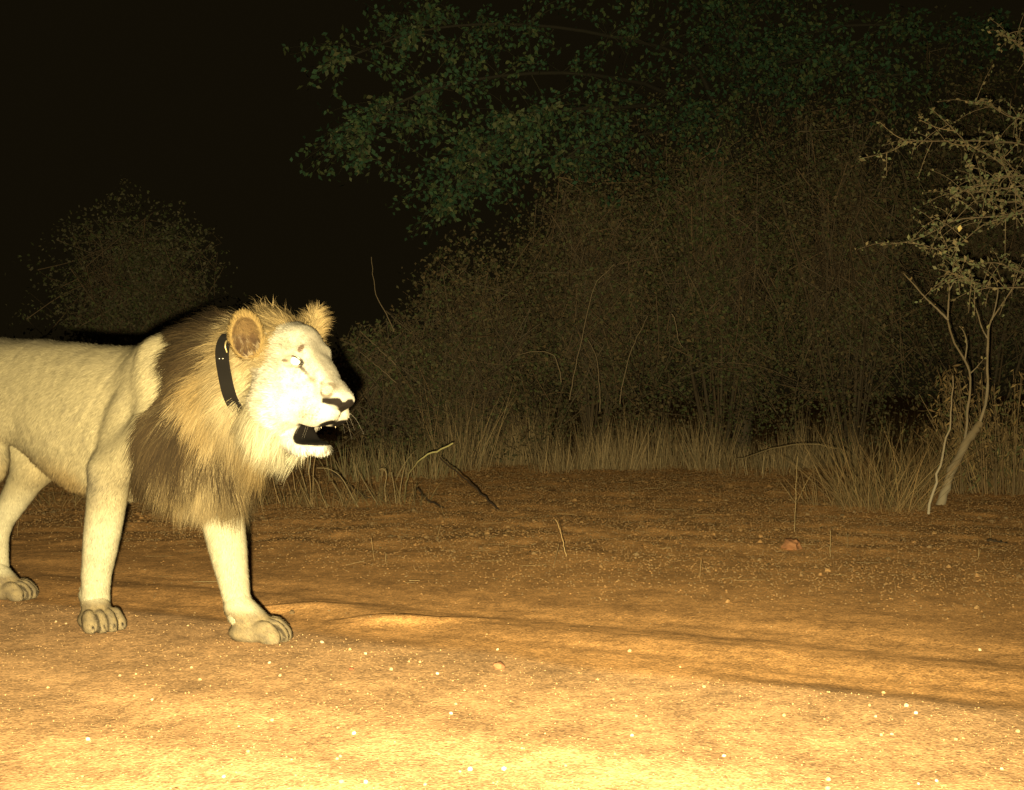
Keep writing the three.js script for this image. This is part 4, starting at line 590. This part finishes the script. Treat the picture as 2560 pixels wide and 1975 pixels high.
for (let k = 0; k < 10; k++) { const R = rng(540 + k), px = 860 + k * 26, d = 11.0 + 1.6 * R(); tussock({ name: 'grass_tuft', label: 'thin dim grass tuft on the dark ground left of the thicket', category: 'grass tuft', group: 'dim tufts right of the lion', pos: spot13(px, d), n: 34, h: 0.5, spread: 0.4, cols: [[0.20, 0.15, 0.08], [0.14, 0.12, 0.06]], seed: 640 + k, foot: 0.2, wid: 0.007 }); }
{ // dead stalks below and behind the chin
  const R = rng(36), foot = gAt(770, 1262), D = -foot.z, g = base('dead_stalk_clump', foot, 'clump of bent dead stalks standing behind the lion\'s chin', 'stalk clump');
  const L = [[[775, 1262], [760, 1205], [745, 1160], [735, 1125]], [[778, 1262], [776, 1210], [770, 1165], [768, 1120]], [[782, 1264], [783, 1205], [785, 1160], [792, 1130]], [[850, 1290], [810, 1250], [795, 1210], [780, 1188]], [[905, 1285], [880, 1240], [850, 1190], [820, 1172], [792, 1170]], [[748, 1253], [738, 1225], [734, 1195], [731, 1178]], [[700, 1260], [690, 1230], [682, 1195], [680, 1170]], [[945, 1262], [925, 1230], [905, 1195], [895, 1175]], [[965, 1255], [962, 1220], [966, 1185], [958, 1172], [948, 1174]], [[990, 1258], [985, 1215], [978, 1180]], [[1001, 1270], [1000, 1230], [1007, 1185], [1012, 1165]], [[860, 1275], [850, 1240], [830, 1205]], [[920, 1290], [912, 1262], [905, 1240]]];
  for (const l of L) { const dz = (R() - 0.5) * 0.4, p = twigLine(l.map(([x, y]) => [x, y, D + dz]), 12); part('stalk', new MB().tube(p, taper(13, 0.005, 0.003), vary([0.20, 0.145, 0.075], R, 0.3), 5).geo(foot), DRY, g); }
}
for (const [px, py, n, h] of [[700, 1262, 50, 0.34], [820, 1268, 60, 0.38], [930, 1262, 60, 0.36], [1010, 1262, 50, 0.32], [620, 1255, 40, 0.35], [150, 1265, 40, 0.25]]) tussock({ name: 'grass_tuft', label: px === 150 ? 'low dry tuft on the ground beneath the lion\'s belly' : 'low dry tuft at the track verge behind the lion\'s chest and chin', category: 'grass tuft', group: px === 150 ? undefined : 'low tufts at the verge', pos: gAt(px, py), n, h, spread: 0.9, cols: hay, seed: 700 + px, foot: 0.2, wid: 0.006 });

// ---------------------------------------------------------------- stones, gravel and litter
function stoneGeo(seed, col, squash = 0.7, sharp = 0.25) { const g = new THREE.IcosahedronGeometry(1, 2), p = g.attributes.position, c = new Float32Array(p.count * 3); for (let i = 0; i < p.count; i++) { const x = p.getX(i), y = p.getY(i), z = p.getZ(i), s = 1 + sharp * N3(x * 1.3 + seed, y * 1.3, z * 1.3) + 0.3 * sharp * N3(x * 4 + seed, y * 4, z * 4), t = 1 + 0.4 * N3(x * 3, y * 3 + seed, z * 3); p.setXYZ(i, x * s, y * s * squash, z * s * 0.85); c[i * 3] = col[0] * t; c[i * 3 + 1] = col[1] * t; c[i * 3 + 2] = col[2] * t; } g.setAttribute('color', new THREE.BufferAttribute(c, 3)); g.computeVertexNormals(); return g; }
const STONE = mat({ roughness: 0.85 });
function stone(name, pos, r, col, seed, label, category, group, squash, sharp) { const o = part(numbered(name), stoneGeo(seed, col, squash, sharp), STONE, scene); o.position.copy(pos); o.position.y += r * 0.2; o.scale.setScalar(r); o.rotation.y = seed; return tag(o, label, category, group); }
stone('soil_clod', gAt(1978, 1372), 0.052, [0.20, 0.095, 0.045], 3, 'reddish pointed clod on the verge in front of the thicket', 'clod', null, 0.8, 0.7);
stone('stone', gAt(1247, 1668), 0.021, [0.26, 0.12, 0.06], 5.2, 'rounded reddish stone in the middle of the foreground gravel', 'stone', null, 0.65);
stone('stone', gAt(878, 1674), 0.008, [0.16, 0.06, 0.03], 6.1, 'small dark red stone in front of the lion\'s forward paw', 'stone', null, 0.65);
{
  const R = rng(909), pale = [[0.46, 0.38, 0.26], [0.42, 0.30, 0.15], [0.38, 0.27, 0.15], [0.52, 0.47, 0.38]], geos = pale.flatMap((c, i) => [stoneGeo(20 + i * 2, c), stoneGeo(21 + i * 2, c)]);
  const list = [[914, 1635, 7], [1244, 1625, 6], [1574, 1629, 8], [978, 1675, 7], [1022, 1655, 5], [1128, 1785, 7], [1580, 1840, 7], [1175, 1925, 8], [1260, 1924, 8], [1150, 1930, 6], [2069, 1973, 9], [2071, 1951, 8], [2209, 1733, 8], [2266, 1766, 8], [2290, 1784, 7], [2450, 1626, 7], [805, 1607, 8], [875, 1625, 6], [1495, 1700, 5], [1760, 1718, 6], [1050, 1656, 5], [885, 1835, 7], [843, 1898, 6], [853, 1956, 8], [915, 1957, 7], [680, 1802, 7], [1810, 1891, 6], [2545, 1830, 8], [500, 1700, 6], [470, 1565, 6], [140, 1555, 6], [165, 1560, 6], [300, 1690, 6], [380, 1750, 6], [220, 1850, 7], [120, 1720, 6], [620, 1880, 7], [700, 1690, 6], [1960, 1790, 6], [2390, 1850, 7]];
  for (let k = 0; k < 24; k++) list.push([R() * 2560, 1640 + 330 * R(), 4 + 2.2 * R()]);
  list.forEach(([px, py, r], k) => { const p = gAt(px, py), q = r / 1000 * (p.z < -3.6 ? 0.9 : 0.8); const o = part(numbered('pebble'), geos[floor(R() * geos.length)], STONE, scene); o.position.copy(p); o.position.y += q * 0.35; o.scale.setScalar(q); o.rotation.set(R(), R() * 6, R()); tag(o, 'small pale pebble lying on the bright foreground sand', 'pebble', 'pale pebbles on the track'); });
}
function scatter(name, geo, m, n, seed, place, color, label) { const R = rng(seed), im = new THREE.InstancedMesh(geo, m, n), M = new THREE.Matrix4(), Q = new THREE.Quaternion(), E = new THREE.Euler(), c = new THREE.Color(); for (let k = 0; k < n; k++) { const [p, s, rot] = place(R); M.compose(p, Q.setFromEuler(E.set(...rot)), s); im.setMatrixAt(k, M); const q = color(R, p); im.setColorAt(k, c.setRGB(q[0], q[1], q[2])); } im.name = name; im.castShadow = im.receiveShadow = true; scene.add(im); tag(im, label, name.replace('_', ' '), null, 'stuff'); return im; }
{
  const white = new THREE.MeshPhysicalMaterial({ roughness: 0.9, specularIntensity: 0.3, side: THREE.DoubleSide }), grit = new THREE.IcosahedronGeometry(1, 0); grit.scale(1, 0.75, 0.9);
  scatter('gravel', grit, white, 8000, 1001, (R) => { for (;;) { const d = 2.2 + 3.4 * R(), x = (R() - 0.5) * (1.0 * d + 0.8), v = EDGE(x, d), keep = v < 0 ? 0.55 + 0.45 * smooth(-0.6, 0, v) + 0.6 * N3(x * 2, 1, d * 2) : 0.05; if (R() < keep) { const s = 0.0010 + 0.0024 * R() ** 3; return [V(x, groundY(x, -d) + s * 0.2, -d), V(s, s, s), [R() * 6, R() * 6, R() * 6]]; } } }, (R) => R() < 0.10 ? vary([0.42, 0.30, 0.15], R, 0.2) : vary([0.32, 0.205, 0.10], R, 0.25), 'fine gravel scattered over the foreground of the track');
  const clod = new THREE.IcosahedronGeometry(1, 0);
  scatter('soil_crumbs', clod, white, 110000, 1002, (R) => { for (;;) { const d = 4.6 + 10.4 * R() ** 0.8, x = (R() - 0.5) * (1.0 * d + 1.5), v = EDGE(x, d), keep = smooth(0.9, 2.8, v + 0.7 * N3(x, 3, d)) + 0.05; if (R() < keep) { const s = (0.0028 + 0.004 * R() ** 2 + (R() < 0.004 ? 0.012 : 0)) * (0.6 + d / 14); return [V(x, groundY(x, -d) + s * 0.1, -d), V(s, s * 0.7, s), [R() * 6, R() * 6, R() * 6]]; } } }, (R, p) => vary(R() < 0.6 ? [0.19, 0.112, 0.047] : [0.15, 0.10, 0.05], R, 0.28), 'crumbs of reddish soil along the verge of the track');
  const lg = new MB(); lg.leaf(V(0, 0, -0.5), V(0, 0.12, 1).normalize(), V(1, 0, 0), 1, 0.5, [1, 1, 1], -0.5); const leafGeo = lg.geo(); leafGeo.deleteAttribute('color');
  scatter('leaf_litter', leafGeo, white, 14000, 1003, (R) => { for (;;) { const d = 5.6 + 8.6 * R() ** 0.8, x = (R() - 0.5) * (1.0 * d + 2), v = EDGE(x, d), keep = smooth(1.3, 3.0, v + 0.7 * N3(x * 0.8, 3, d * 0.8)); if (R() < keep) { const s = 0.006 + 0.026 * R() ** 2.5; return [V(x, groundY(x, -d) + 0.006, -d), V(s, s, s * 1.4), [R() * 0.9 - 0.5, R() * 6.3, R() * 0.8 - 0.4]]; } } }, (R) => vary([[0.14, 0.09, 0.042], [0.10, 0.07, 0.035], [0.075, 0.065, 0.03], [0.20, 0.14, 0.07]][floor(R() * 4)], R, 0.35), 'dead leaves littering the ground before the thicket');
  const sg = new THREE.CylinderGeometry(0.5, 0.5, 1, 4);
  scatter('straw_litter', sg, white, 320, 1004, (R) => { const d = 5.6 + 7.5 * R(), x = (R() - 0.5) * (1.0 * d + 2), s = 0.0015 + 0.0015 * R(), l = 0.04 + 0.11 * R(), up = R() < 0.12; return [V(x, groundY(x, -d) + (up ? l * 0.4 : 0.008), -d), V(s, l, s), up ? [R() * 0.4, 0, (R() - 0.5) * 0.6] : [PI / 2 + (R() - 0.5) * 0.3, 0, R() * 6]]; }, (R) => vary([0.22, 0.16, 0.08], R, 0.3), 'broken straws scattered on the ground beyond the track');
}
// ---------------------------------------------------------------- the trail camera that takes the picture and fires the flash, strapped upside down to a post
{
  const g = base('trail_camera', V(0, 0, 0), 'dark trail camera strapped upside down to a wooden post', 'camera'), dark = new THREE.MeshStandardMaterial({ color: new THREE.Color(0.04, 0.045, 0.03), roughness: 0.7 });
  const bx = (name, w, h, d, x, y, z, m, p = g) => { const o = part(name, new THREE.BoxGeometry(w, h, d), m, p); o.position.set(x, y, z); return o; };
  bx('housing', 0.14, 0.20, 0.07, -0.02, EYE - 0.035, 0.045, dark);
  const ring = part('lens', new THREE.TorusGeometry(0.02, 0.004, 10, 32), dark, g); ring.position.set(0, EYE, 0.0085);
  const win = bx('flash_window', 0.06, 0.035, 0.004, FLASH.x, FLASH.y, 0.006, new THREE.MeshStandardMaterial({ color: new THREE.Color(0.7, 0.7, 0.7), emissive: new THREE.Color(1, 0.9, 0.7), emissiveIntensity: 2, roughness: 0.3 }));
  bx('strap', 0.146, 0.03, 0.09, -0.02, EYE - 0.10, 0.05, new THREE.MeshStandardMaterial({ color: new THREE.Color(0.02, 0.02, 0.02), roughness: 0.9 })).position.z = 0.0565;
  const post = base('wooden_post', onGround(-0.02, 0.145), 'rough wooden post that carries the trail camera', 'post'), m = new MB(); m.tube(curve([V(0, -0.3, 0), V(0.005, 0.5, 0), V(-0.004, 1.0, 0), V(0, 1.45, 0)], 8), taper(9, 0.062, 0.055), [0.22, 0.16, 0.1], 12); part('shaft', m.geo(), BARK, post);
}
renderer.render(scene, camera);
